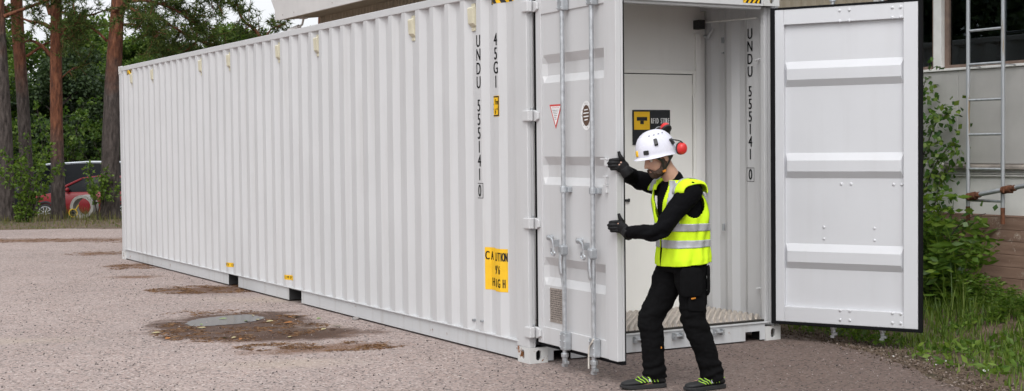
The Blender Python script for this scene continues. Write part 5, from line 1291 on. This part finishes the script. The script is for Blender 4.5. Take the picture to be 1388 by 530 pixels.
# the shoulder yokes close the vest over the shoulders
for sg, ca, cz in ((1, -0.066, 1.332), (-1, -0.046, 1.345)):
    BB = ((0.070, 0.108, 0.080), (0.115, 0.110, 0.088), (0.160, 0.108, 0.091), (0.200, 0.103, 0.090), (0.235, 0.094, 0.078), (0.252, 0.086, 0.060))
    def yk(s_, b_, off=0.0):
        ra, rz = (np.interp(b_, [q[0] for q in BB], [q[i] for q in BB]) for i in (1, 2)); cs, sn = math.cos(math.pi*s_), math.sin(math.pi*s_)
        return (ca+(ra+off)*cs-0.012*sn, sg*b_, cz-0.010+(rz+off)*max(sn, 0)**0.75+0.004*math.sin(9*s_+30*b_))
    def yoke(name, b0, b1, off, mat, par, th):
        mb = MB(); nb = 8; ns = 16
        rows = [[yk(-0.02+1.04*i/ns, b0+(b1-b0)*j/nb, off) for j in range(nb+1)] for i in range(ns+1)]
        mb.loft(rows, cap=False, closed=False); o = mb.build(name, mat, par, smooth=80); q = o.modifiers.new('solid', 'SOLIDIFY'); q.thickness = th; q.offset = 0; return o
    yoke('shoulder_yoke', 0.072, 0.250, 0.0, HIV, vest, 0.007); yoke('reflective_strip', 0.115, 0.165, 0.006, REF, vest, 0.003)

# gloves and shoes
for wr, hc in ((J['wrL'], HANDL), (J['wrR'], HANDR)):
    mb = MB(); hand(mb, wr, hc, 0.0035, 0.004)
    d = (Vector(hc)-Vector(wr)).normalized(); smooth_tube(mb, [tuple(Vector(wr)-d*0.035), tuple(Vector(wr)), tuple(Vector(wr)+d*0.02)], [0.044, 0.041, 0.036], 12, 3)
    gv = obj('glove', remesh(mb, 0.0032, 1), GLV, worker)
def shoe(ank, yaw, heel_up=0.0):
    a = Vector(ank); R = Matrix.Rotation(yaw, 3, 'Z'); secs = [(-0.078, 0.028, 0.030, 0.050), (-0.055, 0.040, 0.030, 0.085), (-0.02, 0.042, 0.028, 0.098), (0.03, 0.043, 0.026, 0.092), (0.08, 0.047, 0.024, 0.068), (0.13, 0.052, 0.023, 0.053), (0.18, 0.050, 0.023, 0.048), (0.215, 0.036, 0.024, 0.040), (0.232, 0.016, 0.027, 0.032)]
    def tr(p):
        q = R @ Vector(p); return (a.x+q.x, a.y+q.y, q.z)
    rings = []
    for x, w_, zl, zh in secs:
        ring = []
        for i in range(16):
            t = 2*math.pi*i/16; y_ = w_*math.copysign(abs(math.cos(t))**0.8, math.cos(t)); zz = zl+(zh+0.012-zl)*(0.5+0.5*math.sin(t)) if True else 0
            ring.append(tr((x, y_*(1 if zz < 0.06 else 0.86), zz)))
        rings.append(ring)
    up = MB().loft(rings).build('shoe', SHO, worker, smooth=70)
    rings = []
    for x, w_, zl, zh in secs:
        ww = w_+0.005; toe = max(0, x-0.17)*0.18
        rings.append([tr((x*1.03, -ww, 0.002+toe)), tr((x*1.03, ww, 0.002+toe)), tr((x*1.03, ww+0.002, 0.030)), tr((x*1.03, -ww-0.002, 0.030))])
    MB().loft(rings).build('sole', SOL, up, bevel=0.004)
    for i in range(6):
        x = 0.005+i*0.024; zt = np.interp(x, [s[0] for s in secs], [s[3] for s in secs])+0.010; yw = np.interp(x, [s[0] for s in secs], [s[1] for s in secs])
        MB().tube([tr((x-0.020, yw*1.0+0.001, 0.046)), tr((x-0.004, yw*0.93+0.003, 0.046+(zt-0.046)*0.6)), tr((x+0.006, yw*0.62+0.002, zt-0.006)), tr((x+0.012, yw*0.25, zt+0.003))], 0.0032, 6).build('stripe', GRN, up, smooth=60)
        if i % 2 == 0: MB().tube([tr((x+0.010, yw*0.35, zt+0.003)), tr((x+0.012, 0, zt+0.006)), tr((x+0.010, -yw*0.35, zt+0.003))], 0.004, 6).build('lace', GRN, up, smooth=60)
    MB().tube([tr((-0.078, 0.020, 0.072)), tr((-0.045, 0.041, 0.076)), tr((-0.005, 0.043, 0.082))], 0.003, 6).build('stripe', GRN, up, smooth=60)
    patch('grey_patch', tr((0.045, 0.0455, 0.058)), R @ Vector((0, 1, 0.3)), (0, 0, 1), 0.018, 0.022, 0.002, REF, up)
shoe((0.075, -0.10, 0), math.radians(-4)); shoe((-0.272, 0.10, 0), math.radians(10))

# helmet
t2 = math.radians(14); KF, KU = Vector((math.cos(t2), 0, -math.sin(t2))), Vector((math.sin(t2), 0, math.cos(t2))); KC = Vector((0.088, 0, 1.588))
def kp(f, l, u): return KC+KF*f+Vector((0, l, 0))+KU*u
mb = MB(); rings = []; N = 40
for ph in (0, 6, 12, 22, 34, 46, 58, 68, 77, 84, 88.5):
    p = math.radians(ph); ring = []
    for i in range(N):
        th = 2*math.pi*i/N; cs, sn = math.cos(th), math.sin(th); lf = 0.146 if cs > 0 else 0.140
        bulge = 1+0.018*math.exp(-((abs(sn)-0.30)/0.10)**2)*math.sin(2*p); r = math.cos(p)**0.82
        drop = -0.016*(1-p/1.57)*(abs(sn)**2)*0.6-0.022*(1-p/1.57)*max(0, -cs)
        ring.append(tuple(kp(lf*cs*r*bulge, 0.116*sn*r*bulge, 0.157*math.sin(p)**0.94*bulge+drop)))
    rings.append(ring)
first = rings[0]; rim = []
for i in range(N):
    th = 2*math.pi*i/N; cs = math.cos(th); ext = 0.010+0.016*max(0, cs)**2
    rim.append(tuple(Vector(first[i])+(KF*math.cos(th)+Vector((0, math.sin(th), 0)))*ext-KU*(0.010+0.004*max(0, cs))))
inner = [tuple(Vector(p)-(KF*math.cos(2*math.pi*i/N)+Vector((0, math.sin(2*math.pi*i/N), 0)))*0.012-KU*0.002) for i, p in enumerate(rim)]
hel = mb.loft([inner, rim]+rings).build('helmet', HEL, worker, smooth=55); hel['label'] = 'white safety helmet with red ear defenders'
def hsurf(th, u, off=0.0):
    """point on the shell at height u (fraction), angle th"""
    p = math.radians(90*u); r = math.cos(p)**0.82; cs, sn = math.cos(th), math.sin(th); return kp((0.143*r+off)*cs, (0.116*r+off)*sn, 0.157*math.sin(p)**0.94)
for sg in (1, -1):
    c = hsurf(sg*math.radians(72), 0.34, 0.004); patch('clip', c, (c-KC), KU, 0.026, 0.052, 0.007, BLP, hel)
    c = hsurf(sg*math.radians(38), 0.10, 0.003); patch('lamp_slot', c, (c-KC), KU, 0.040, 0.030, 0.004, BLP, hel)
    c = hsurf(sg*math.radians(125), 0.22, 0.004); patch('muff_socket', c, (c-KC), KU, 0.022, 0.045, 0.007, BLP, hel)
    for k_ in range(4):
        c = hsurf(sg*math.radians(52+20*k_), 0.60, 0.002); patch('vent_slot', c, (c-KC), KU, 0.014, 0.004, 0.002, plain('vent_grey', (0.30, 0.30, 0.33), 0.5) if k_ == 0 and sg == 1 else bpy.data.materials['vent_grey'], hel)
c = hsurf(0.0, 0.10, 0.004); patch('front_emblem', c, (c-KC), KU, 0.030, 0.040, 0.003, M['yellow_print'], hel)
c = hsurf(math.radians(14), 0.10, 0.004)
# ear defenders: near one swung back behind the ear, far one lifted above the shell
def muff(cen, nrm):
    n = Vector(nrm).normalized(); c = Vector(cen); mb = MB()
    mb.tube([tuple(c-n*0.005), tuple(c+n*0.012), tuple(c+n*0.026), tuple(c+n*0.034)], [0.040, 0.040, 0.033, 0.018], 18, flat=0.86, up=(0, 0, 1)); m_ = mb.build('ear_defender', RED, hel, smooth=50)
    mb = MB(); mb.tube([tuple(c-n*0.024), tuple(c-n*0.018), tuple(c-n*0.0055)], [0.030, 0.042, 0.043], 18, flat=0.86, up=(0, 0, 1)); mb.build('cushion', BLP, m_, smooth=50); return m_
mc = KC+KF*(-0.118)+Vector((0, 0.128, 0))+KU*(-0.002); ml = muff(mc, (-0.25, 1, 0.0))
MB().tube(catmull([tuple(mc+Vector((0, 0.02, 0.036))), tuple(mc+Vector((0.02, 0.012, 0.05))), tuple(hsurf(math.radians(118), 0.30, 0.01))], 5), 0.0045, 6).build('wire_arm', BLP, ml, smooth=60)
mc = Vector((-0.030, -0.110, 1.748)); mr = muff(mc, (0.10, -0.75, 0.65))
MB().tube(catmull([tuple(mc), tuple(mc+Vector((0.065, 0.01, 0.010))), tuple(mc+Vector((0.115, 0.02, -0.045))), tuple(hsurf(math.radians(-85), 0.2, 0.008))], 6), 0.003, 6).build('wire_arm', M['galv'], mr, smooth=60)
# chin strap
for sg in (1, -1):
    st = MB()
    st.tube(catmull([tuple(kp(0.055, sg*0.098, -0.02)), hp(0.030, sg*0.086, -0.055), hp(0.040, sg*0.062, -0.125), hp(0.050, sg*0.02, -0.150)], 5), [(0.009, 0.0025)]*16, 8, up=tuple(HF)); st.build('chin_strap', BLP, hel, smooth=60)
    MB().tube(catmull([tuple(kp(-0.055, sg*0.100, -0.02)), hp(-0.012, sg*0.090, -0.07), hp(0.033, sg*0.070, -0.110)], 5), [(0.008, 0.0025)]*11, 8, up=tuple(HF)).build('chin_strap', BLP, hel, smooth=60)
patch('strap_buckle', hp(0.036, 0.070, -0.116), (0, 1, -0.2), HU, 0.026, 0.016, 0.005, ORG, hel)
# ---------------------------------------------------------------- grass, weeds, climbing shrubs, litter
M['grass'] = leafmat('grass_blades', [(0.055, 0.105, 0.014), (0.105, 0.175, 0.024), (0.18, 0.23, 0.05)], 0.5, 0.35)
M['grass_dry'] = leafmat('verge_grass', [(0.10, 0.10, 0.03), (0.17, 0.14, 0.055), (0.08, 0.12, 0.025), (0.24, 0.20, 0.10)], 0.6, 0.3)
M['weed'] = leafmat('weed_leaves', [(0.055, 0.115, 0.016), (0.11, 0.195, 0.026), (0.19, 0.275, 0.042)], 0.45, 0.4)
M['ivy'] = leafmat('shrub_leaves', [(0.028, 0.075, 0.014), (0.075, 0.145, 0.024), (0.16, 0.225, 0.04)], 0.35, 0.3)
M['litter'] = leafmat('needle_litter', [(0.09, 0.045, 0.022), (0.17, 0.085, 0.04), (0.26, 0.16, 0.085)], 0.9, 0.05)
def blades(P, h, wid, lean=0.45, bend=0.5):
    """curved grass blades, two quads and a tip each (as triangles)"""
    n = len(P); a = RNG.uniform(0, 2*np.pi, n); D = np.stack([np.cos(a), np.sin(a), np.zeros(n)], 1); A = np.stack([-np.sin(a), np.cos(a), np.zeros(n)], 1)
    h = np.asarray(h).reshape(-1, 1)*np.ones((n, 1)); wid = np.asarray(wid).reshape(-1, 1)*np.ones((n, 1)); ln = lean*RNG.uniform(0.2, 1.4, (n, 1)); Z = np.array([[0, 0, 1.0]])
    p0 = P; p1 = P+Z*h*0.5+D*h*ln*0.35; p2 = P+Z*h*0.85+D*h*ln*(0.35+bend)
    V = np.stack([p0-A*wid, p0+A*wid, p1-A*wid*0.8, p1+A*wid*0.8, p2], 1).reshape(-1, 3); i = np.arange(n)[:, None]*5
    F = np.concatenate([i+np.array([[0, 1, 3]]), i+np.array([[0, 3, 2]]), i+np.array([[2, 3, 4]])], 0); return V, F
def noise2(x, y, s, o=0): return np.array([mnoise.noise(Vector((a*s, b*s, o))) for a, b in zip(x, y)])
def edge_x(y): return np.interp(y, [e[1] for e in edge], [e[0] for e in edge])
def open_side(x, y): return ((x-CAM.x)*RH[0]+(y-CAM.y)*RH[1])/((x-CAM.x)*FH[0]+(y-CAM.y)*FH[1]) > 0.325     # south stretch of the bank, mown short before the board wall
# grass on the bank: sparse at the asphalt, thick towards the wall
n = 36000; y = RNG.uniform(-7.0, 4.0, n); e0 = edge_x(y); x = e0+0.05+RNG.uniform(0, 1, n)**0.8*(5.08-e0)
dist = x-e0; keep = RNG.uniform(0, 1, n) < np.clip((dist-0.14)/0.55, 0.04, 1)*np.clip(0.75+1.1*noise2(x, y, 1.7), 0.05, 1)
x, y, dist = x[keep], y[keep], dist[keep]; z = ground_z(x, y)-0.012; P = np.stack([x, y, z], 1)
hh = (0.04+0.07*np.clip(dist/1.6, 0, 1))*RNG.uniform(0.5, 1.6, len(x)); V1 = blades(P, hh, 0.0035+0.003*RNG.uniform(0, 1, len(x)))
# tall grass by the wall
n = 9000; y = RNG.uniform(-6.0, 4.0, n); x = 4.95-np.abs(RNG.normal(size=n))*0.55; keep = (x > 3.2) & (RNG.uniform(0, 1, n) < np.clip(0.65+1.0*noise2(x, y, 1.1, 7)-0.55*(y < 0.45), 0.03, 1)); x, y = x[keep], y[keep]
P = np.stack([x, y, ground_z(x, y)-0.012], 1); V2 = blades(P, RNG.uniform(0.22, 0.62, len(x))*np.where(open_side(x, y), 0.30, 1.0), 0.005, 0.5, 0.5)
tag(obj('bank_grass', mesh_np('bank_grass', *join_np([V1, V2])), M['grass']), 'green grass on the bank beside the building', 'grass', kind='stuff')
# low broad leaves between
n = 9000; y = RNG.uniform(-6.5, 3.0, n); e0 = edge_x(y); x = e0+0.22+RNG.uniform(0, 1, n)*(4.9-e0); keep = noise2(x, y, 2.6, 3) > 0.02; x, y = x[keep], y[keep]
P = np.stack([x, y, ground_z(x, y)+RNG.uniform(0.0, 0.05, len(x))], 1); D = RNG.normal(size=(len(x), 3)); D[:, 2] = np.abs(D[:, 2])*0.5+0.1
tag(obj('low_weeds', mesh_np('low_weeds', *leaves_np(P, D, RNG.uniform(0.03, 0.10, len(x)), RNG.uniform(0.010, 0.022, len(x)))), M['weed']), 'low broad leaved weeds scattered over the bank', 'weeds', kind='stuff')
# verge under the pines
n = 15000; u = RNG.uniform(-16, 2, n); d = 29.35+RNG.uniform(0, 1, n)**1.15*6.4; x = CAM.x+FH[0]*d+RH[0]*u; y = CAM.y+FH[1]*d+RH[1]*u
keep = RNG.uniform(0, 1, n) < np.clip(0.28+0.11*(d-29.3)+1.0*noise2(x, y, 0.9, 2), 0.04, 1); x, y, d = x[keep], y[keep], d[keep]
P = np.stack([x, y, ground_z(x, y)-0.012], 1); hh = (0.05+0.05*np.clip(d-30.5, 0, 4))*RNG.uniform(0.6, 1.5, len(x))
tag(obj('verge_grass', mesh_np('verge_grass', *blades(P, hh, 0.007, 0.4, 0.4)), M['grass_dry']), 'dry yellowish grass on the verge under the pines', 'grass', kind='stuff')

# single tall weeds with leafy stems
def weed(h, n, ls, spread=0.12):
    t = empty('weed_plant'); mb = MB(); P = []; D = []
    for s_ in range(n):
        a = RNG.uniform(0, 6.28); pp = limb_pts((0.03*math.cos(a), 0.03*math.sin(a), -0.02), (spread*math.cos(a)*2, spread*math.sin(a)*2, 1), h*RNG.uniform(0.65, 1.1), -0.01, 9, 0.06); mb.tube([tuple(q) for q in pp], list(np.linspace(0.006, 0.002, 10)), 5)
        for i, q in enumerate(pp[1:]):
            for _ in range(5):
                b = RNG.uniform(0, 6.28); P.append(q+RNG.normal(size=3)*0.012); D.append((math.cos(b), math.sin(b), RNG.uniform(-0.1, 0.5)))
    mb.build('stems', M['weed'], t); m = len(P); V, F = leaves_np(np.array(P), np.array(D, float), ls*RNG.uniform(0.6, 1.25, m), ls*0.17*np.ones(m)); obj('leaves', mesh_np('leaves', V, F), M['weed'], t); return t
wp = [weed(0.95, 6, 0.11), weed(0.75, 5, 0.14), weed(0.55, 6, 0.10)]; used = [False]*3
WL = ['tall narrow leaved weed plant in the growth by the wall', 'broad leaved weed plant in the growth by the wall', 'short leafy weed plant in the growth by the wall']
wspots = []
for i in range(46):
    y = -0.3+RNG.uniform(0, 1)*3.0; x = 4.92-abs(RNG.normal())*0.42
    if x < 3.55: x = 3.55+RNG.uniform(0, 0.8)
    if open_side(x, y): wspots.append((x, y, 2, RNG.uniform(0.35, 0.55)))
    else: wspots.append((x, y, i % 3, RNG.uniform(0.8, 1.25)))
for i in range(9): wspots.append((4.2+RNG.uniform(0, 0.75), -0.35-RNG.uniform(0, 2.6), 2, RNG.uniform(0.35, 0.6)))
for i, (x, y, kd, sc) in enumerate(wspots):
    o = wp[kd] if not used[kd] else copy_tree(wp[kd]); used[kd] = True
    o.location = (x, y, float(ground_z(np.array(x), np.array(y)))-0.012); o.rotation_euler = (0, 0, i*2.1); o.scale = (sc, sc, sc); tag(o, WL[kd], 'weed', 'weed plants in the growth by the wall')

# climbing shrub against the wall
def shrub(name, base, stems, label, ls, per, mat, seed=0):
    t = empty(name, base); tag(t, label, 'shrub'); P = []; D = []; B_ = Vector(base)
    for si, pts in enumerate(stems):
        pp = catmull([tuple(Vector(p)-B_) for p in pts], 7); MB().tube([tuple(q) for q in pp], list(np.linspace(0.011, 0.003, len(pp))), 6).build('stem', M['bark_grey'], t, smooth=60)
        for q in pp[2:]:
            for _ in range(per):
                off = RNG.normal(size=3)*np.array([0.06, 0.085, 0.07]); P.append(q+off); D.append(off*6+np.array([-0.25, RNG.normal()*0.6, -0.35]))
    m = len(P); P = np.array(P); D = np.array(D); V, F = leaves_np(P, D, ls*RNG.uniform(0.6, 1.3, m), ls*0.40*np.ones(m), 0.15); obj('leaves', mesh_np('leaves', V, F), mat, t); return t
shrub('climbing_shrub', (4.95, 0.98, 0.14), [
    [(4.95, 0.98, 0.14), (4.92, 1.0, 0.8), (4.95, 0.96, 1.5), (4.98, 0.90, 2.0), (5.0, 0.84, 2.28)],
    [(4.95, 0.98, 0.14), (4.85, 1.1, 0.9), (4.9, 1.12, 1.5), (4.95, 1.02, 1.95)],
    [(4.95, 0.98, 0.14), (4.85, 0.85, 0.8), (4.9, 0.72, 1.25), (4.92, 0.56, 1.52), (4.92, 0.36, 1.62)],
    [(4.95, 0.98, 0.14), (4.8, 0.72, 0.75), (4.85, 0.58, 1.05), (4.9, 0.55, 1.35)],
    [(4.95, 0.98, 0.14), (4.85, 0.88, 1.0), (4.92, 0.80, 1.5), (4.95, 0.64, 1.85), (4.95, 0.52, 1.9)]], 'climbing shrub with ovate leaves against the grey panels beside the ladder', 0.066, 10, M['ivy'])
shrub('low_shrub', (4.75, 0.62, 0.13), [
    [(4.75, 0.62, 0.13), (4.72, 0.42, 0.45), (4.75, 0.30, 0.75), (4.78, 0.12, 0.92), (4.8, -0.08, 0.98)],
    [(4.75, 0.62, 0.13), (4.7, 0.50, 0.5), (4.75, 0.45, 0.85), (4.8, 0.30, 1.02)],
    [(4.75, 0.62, 0.13), (4.62, 0.30, 0.40), (4.6, 0.16, 0.55), (4.62, 0.0, 0.62)],
    [(4.75, 0.62, 0.13), (4.7, 0.62, 0.55), (4.75, 0.7, 0.95)],
    [(4.75, 0.62, 0.13), (4.6, 0.5, 0.3), (4.5, 0.35, 0.45), (4.5, 0.2, 0.5)]], 'sprawling leafy shrub before the brown board wall under the ladder', 0.085, 2, M['ivy'])
shrub('leafy_shrub', (4.55, 1.25, 0.12), [[(4.55, 1.25, 0.12), (4.5+0.1*math.cos(a), 1.25+0.1*math.sin(a), 0.5), (4.55+0.22*math.cos(a), 1.25+0.30*math.sin(a), 0.85+0.12*math.sin(3*a)), (4.58+0.28*math.cos(a), 1.25+0.40*math.sin(a), 1.15+0.15*math.cos(2*a))] for a in np.linspace(0, 5.5, 8)], 'dense green shrub behind the open right door', 0.095, 6, M['weed'])
# dry sprigs on the bank
for (x, y, a, L) in ((2.95, -1.25, 0.3, 0.34), (3.35, -0.95, -0.5, 0.28), (3.1, -1.75, 1.1, 0.26), (3.75, -1.2, 0.2, 0.3)):
    o = MB().tube([(-L/2, 0, 0.012), (-L*0.1, 0.012, 0.02), (L*0.3, -0.004, 0.016), (L/2, 0.02, 0.012)], [0.007, 0.009, 0.007, 0.004], 6).build('fallen_twig', plain('dead_wood', (0.22, 0.16, 0.11), 0.9, var=0.3), smooth=60)
    o.location = (x, y, float(ground_z(np.array(x), np.array(y)))-0.012); o.rotation_euler = (0, 0, a); tag(o, 'short dry twig lying on the soil of the bank', 'twig', 'dry twigs lying on the bank')

# pine needle litter, gravel and scraps
parts = []
for u, d, su, sd_, n in ((-2.5, 12.8, 0.8, 1.0, 3600), (-3.55, 16.3, 0.75, 0.5, 2200), (-5.3, 19.6, 0.45, 0.5, 900), (-1.6, 11.5, 0.7, 0.3, 2000), (-9.0, 25.6, 3.5, 0.6, 2200), (-5.5, 25.1, 2.2, 0.5, 1500), (-6.6, 22.2, 0.5, 0.5, 350), (-3.0, 13.9, 0.5, 0.3, 350)):
    r = np.sqrt(RNG.uniform(0, 1, n)); a = RNG.uniform(0, 6.28, n); uu = u+su*r*np.cos(a); dd = d+sd_*r*np.sin(a); x = CAM.x+FH[0]*dd+RH[0]*uu; y = CAM.y+FH[1]*dd+RH[1]*uu
    k_ = (noise2(x, y, 4.0, 5) > -0.05) & (((uu+2.77)/0.40)**2+((dd-13.32)/0.50)**2 > 1); x, y = x[k_], y[k_]; m = len(x); D = RNG.normal(size=(m, 3)); D[:, 2] *= 0.04; parts.append(tris_np(np.stack([x, y, np.full(m, 0.004)], 1), D, RNG.uniform(0.02, 0.07, m), 0.0036*np.ones(m)))
V, F = join_np(parts); V[:, 2] = np.maximum(V[:, 2], 0.0015)
tag(obj('pine_needle_litter', mesh_np('pine_needle_litter', V, F), M['litter']), 'brown pine needles drifted over the asphalt', 'litter', kind='stuff')
# soil crumbs and small stones along the asphalt edge
n = 5200; y = RNG.uniform(-5.5, 0.6, n); x = edge_x(y)+RNG.normal(size=n)*0.16+0.16; ok = x > edge_x(y)-0.12; x, y = x[ok], y[ok]; m = len(x); r = 0.004+0.012*RNG.uniform(0, 1, m)**3; zz = np.where(x > edge_x(y)+0.09, ground_z(x, y)-0.012, 0.0)
O = np.array([[1, 0, 0], [-1, 0, 0], [0, 1, 0], [0, -1, 0], [0, 0, 0.8], [0, 0, -0.3]]); J_ = 1+RNG.uniform(-0.35, 0.35, (m, 6, 1)); V = (np.stack([x, y, zz+r*0.25], 1)[:, None]+O[None]*J_*r[:, None, None]).reshape(-1, 3)
F0 = np.array([[0, 2, 4], [2, 1, 4], [1, 3, 4], [3, 0, 4], [2, 0, 5], [1, 2, 5], [3, 1, 5], [0, 3, 5]]); F = (np.arange(m)[:, None, None]*6+F0[None]).reshape(-1, 3)
M['crumb'] = leafmat('soil_crumbs', [(0.035, 0.024, 0.016), (0.09, 0.062, 0.044), (0.15, 0.11, 0.085), (0.28, 0.23, 0.20)], 0.95, 0.0)
tag(obj('soil_crumbs', mesh_np('soil_crumbs', V, F), M['crumb']), 'soil crumbs and gravel along the asphalt edge', 'gravel', kind='stuff')
# loose gravel grains on the yard
n = 24000; u = RNG.uniform(-6, 4.5, n); d = 7.5+RNG.uniform(0, 1, n)**1.6*13; x = CAM.x+FH[0]*d+RH[0]*u; y = CAM.y+FH[1]*d+RH[1]*u; ok = (x < edge_x(y)-0.05) & ~((x > -0.03) & (x < 2.46) & (y > -0.03)); x, y = x[ok], y[ok]; m = len(x); r = 0.0028+0.0062*RNG.uniform(0, 1, m)**3
J_ = 1+RNG.uniform(-0.35, 0.35, (m, 6, 1)); V = (np.stack([x, y, r*0.25], 1)[:, None]+O[None]*J_*r[:, None, None]).reshape(-1, 3); F = (np.arange(m)[:, None, None]*6+F0[None]).reshape(-1, 3)
M['grain'] = leafmat('gravel_grains', [(0.03, 0.03, 0.032), (0.06, 0.055, 0.055), (0.13, 0.11, 0.10), (0.34, 0.28, 0.26), (0.50, 0.44, 0.41)], 0.9, 0.0)
tag(obj('gravel_grains', mesh_np('gravel_grains', V, F), M['grain']), 'loose gravel grains on the asphalt', 'gravel', kind='stuff')
# fallen leaves by the puddle
FL = [plain('pale_leaf', (0.42, 0.36, 0.20), 0.7), plain('green_leaf', (0.20, 0.27, 0.10), 0.7), plain('orange_leaf', (0.36, 0.14, 0.03), 0.7)]
for i in range(22):
    a = RNG.uniform(0, 6.28); r = RNG.uniform(0.4, 1.0); p = ud(-2.45+0.85*r*math.cos(a), 12.75+0.95*r*math.sin(a), 0.006); L = RNG.uniform(0.025, 0.05); mb = MB()
    mb.v += [(-L, 0, 0), (-L*0.3, L*0.42, 0.006), (L*0.4, L*0.36, 0.010), (L, 0, 0.004), (L*0.4, -L*0.36, 0.003), (-L*0.3, -L*0.42, 0.002)]; mb.face((0, 3, 2, 1)); mb.face((0, 5, 4, 3))
    o = mb.build('fallen_leaf', FL[i % 3]); o.location = p; o.rotation_euler = (0, 0, RNG.uniform(0, 6.28)); tag(o, ['pale dry leaf lying near the puddle', 'greenish leaf lying near the puddle', 'orange brown leaf lying near the puddle'][i % 3], 'leaf', 'fallen leaves round the puddle')
def stone(name, loc, r, mat, label, cat, group=None, sq=(1, 0.8, 0.55)):
    bm = bmesh.new(); bmesh.ops.create_icosphere(bm, subdivisions=2, radius=r)
    for v in bm.verts:
        f = 1+0.35*mnoise.noise(Vector(v.co)/r*1.3+Vector(loc)); v.co = Vector((v.co.x*f*sq[0], v.co.y*f*sq[1], v.co.z*f*sq[2]))
    me = bpy.data.meshes.new(name); bm.to_mesh(me); bm.free(); o = obj(name, me, mat); o.location = (loc[0], loc[1], loc[2]+r*sq[2]*0.6); return tag(o, label, cat, group)
STN = plain('grey_stone', (0.27, 0.25, 0.24), 0.85, var=0.3, scale=30, bump=0.4)
stone('stone', (-0.02, 3.25, 0), 0.035, STN, 'small grey stone lying at the foot of the container side', 'stone')
WHT = plain('white_scrap', (0.72, 0.72, 0.70), 0.7)
for (x, y, r) in ((2.72, -1.55, 0.022), (2.66, -1.42, 0.018), (2.58, -1.15, 0.014), (2.92, -1.62, 0.016), (2.55, -1.62, 0.012)):
    stone('stone', (x, y, float(ground_z(np.array(x), np.array(y)))-0.014), r, WHT, 'small white pebble on the soil at the asphalt edge', 'stone', 'white pebbles at the asphalt edge', (1, 0.7, 0.35))
o = MB().box(-0.05, 0.05, -0.022, 0.022, 0, 0.008).build('paper_scrap', WHT, bevel=0.003); o.location = (2.62, -2.02, -0.012); o.rotation_euler = (0.05, 0.03, 0.5); tag(o, 'white scrap of litter lying on the soil of the bank', 'litter')
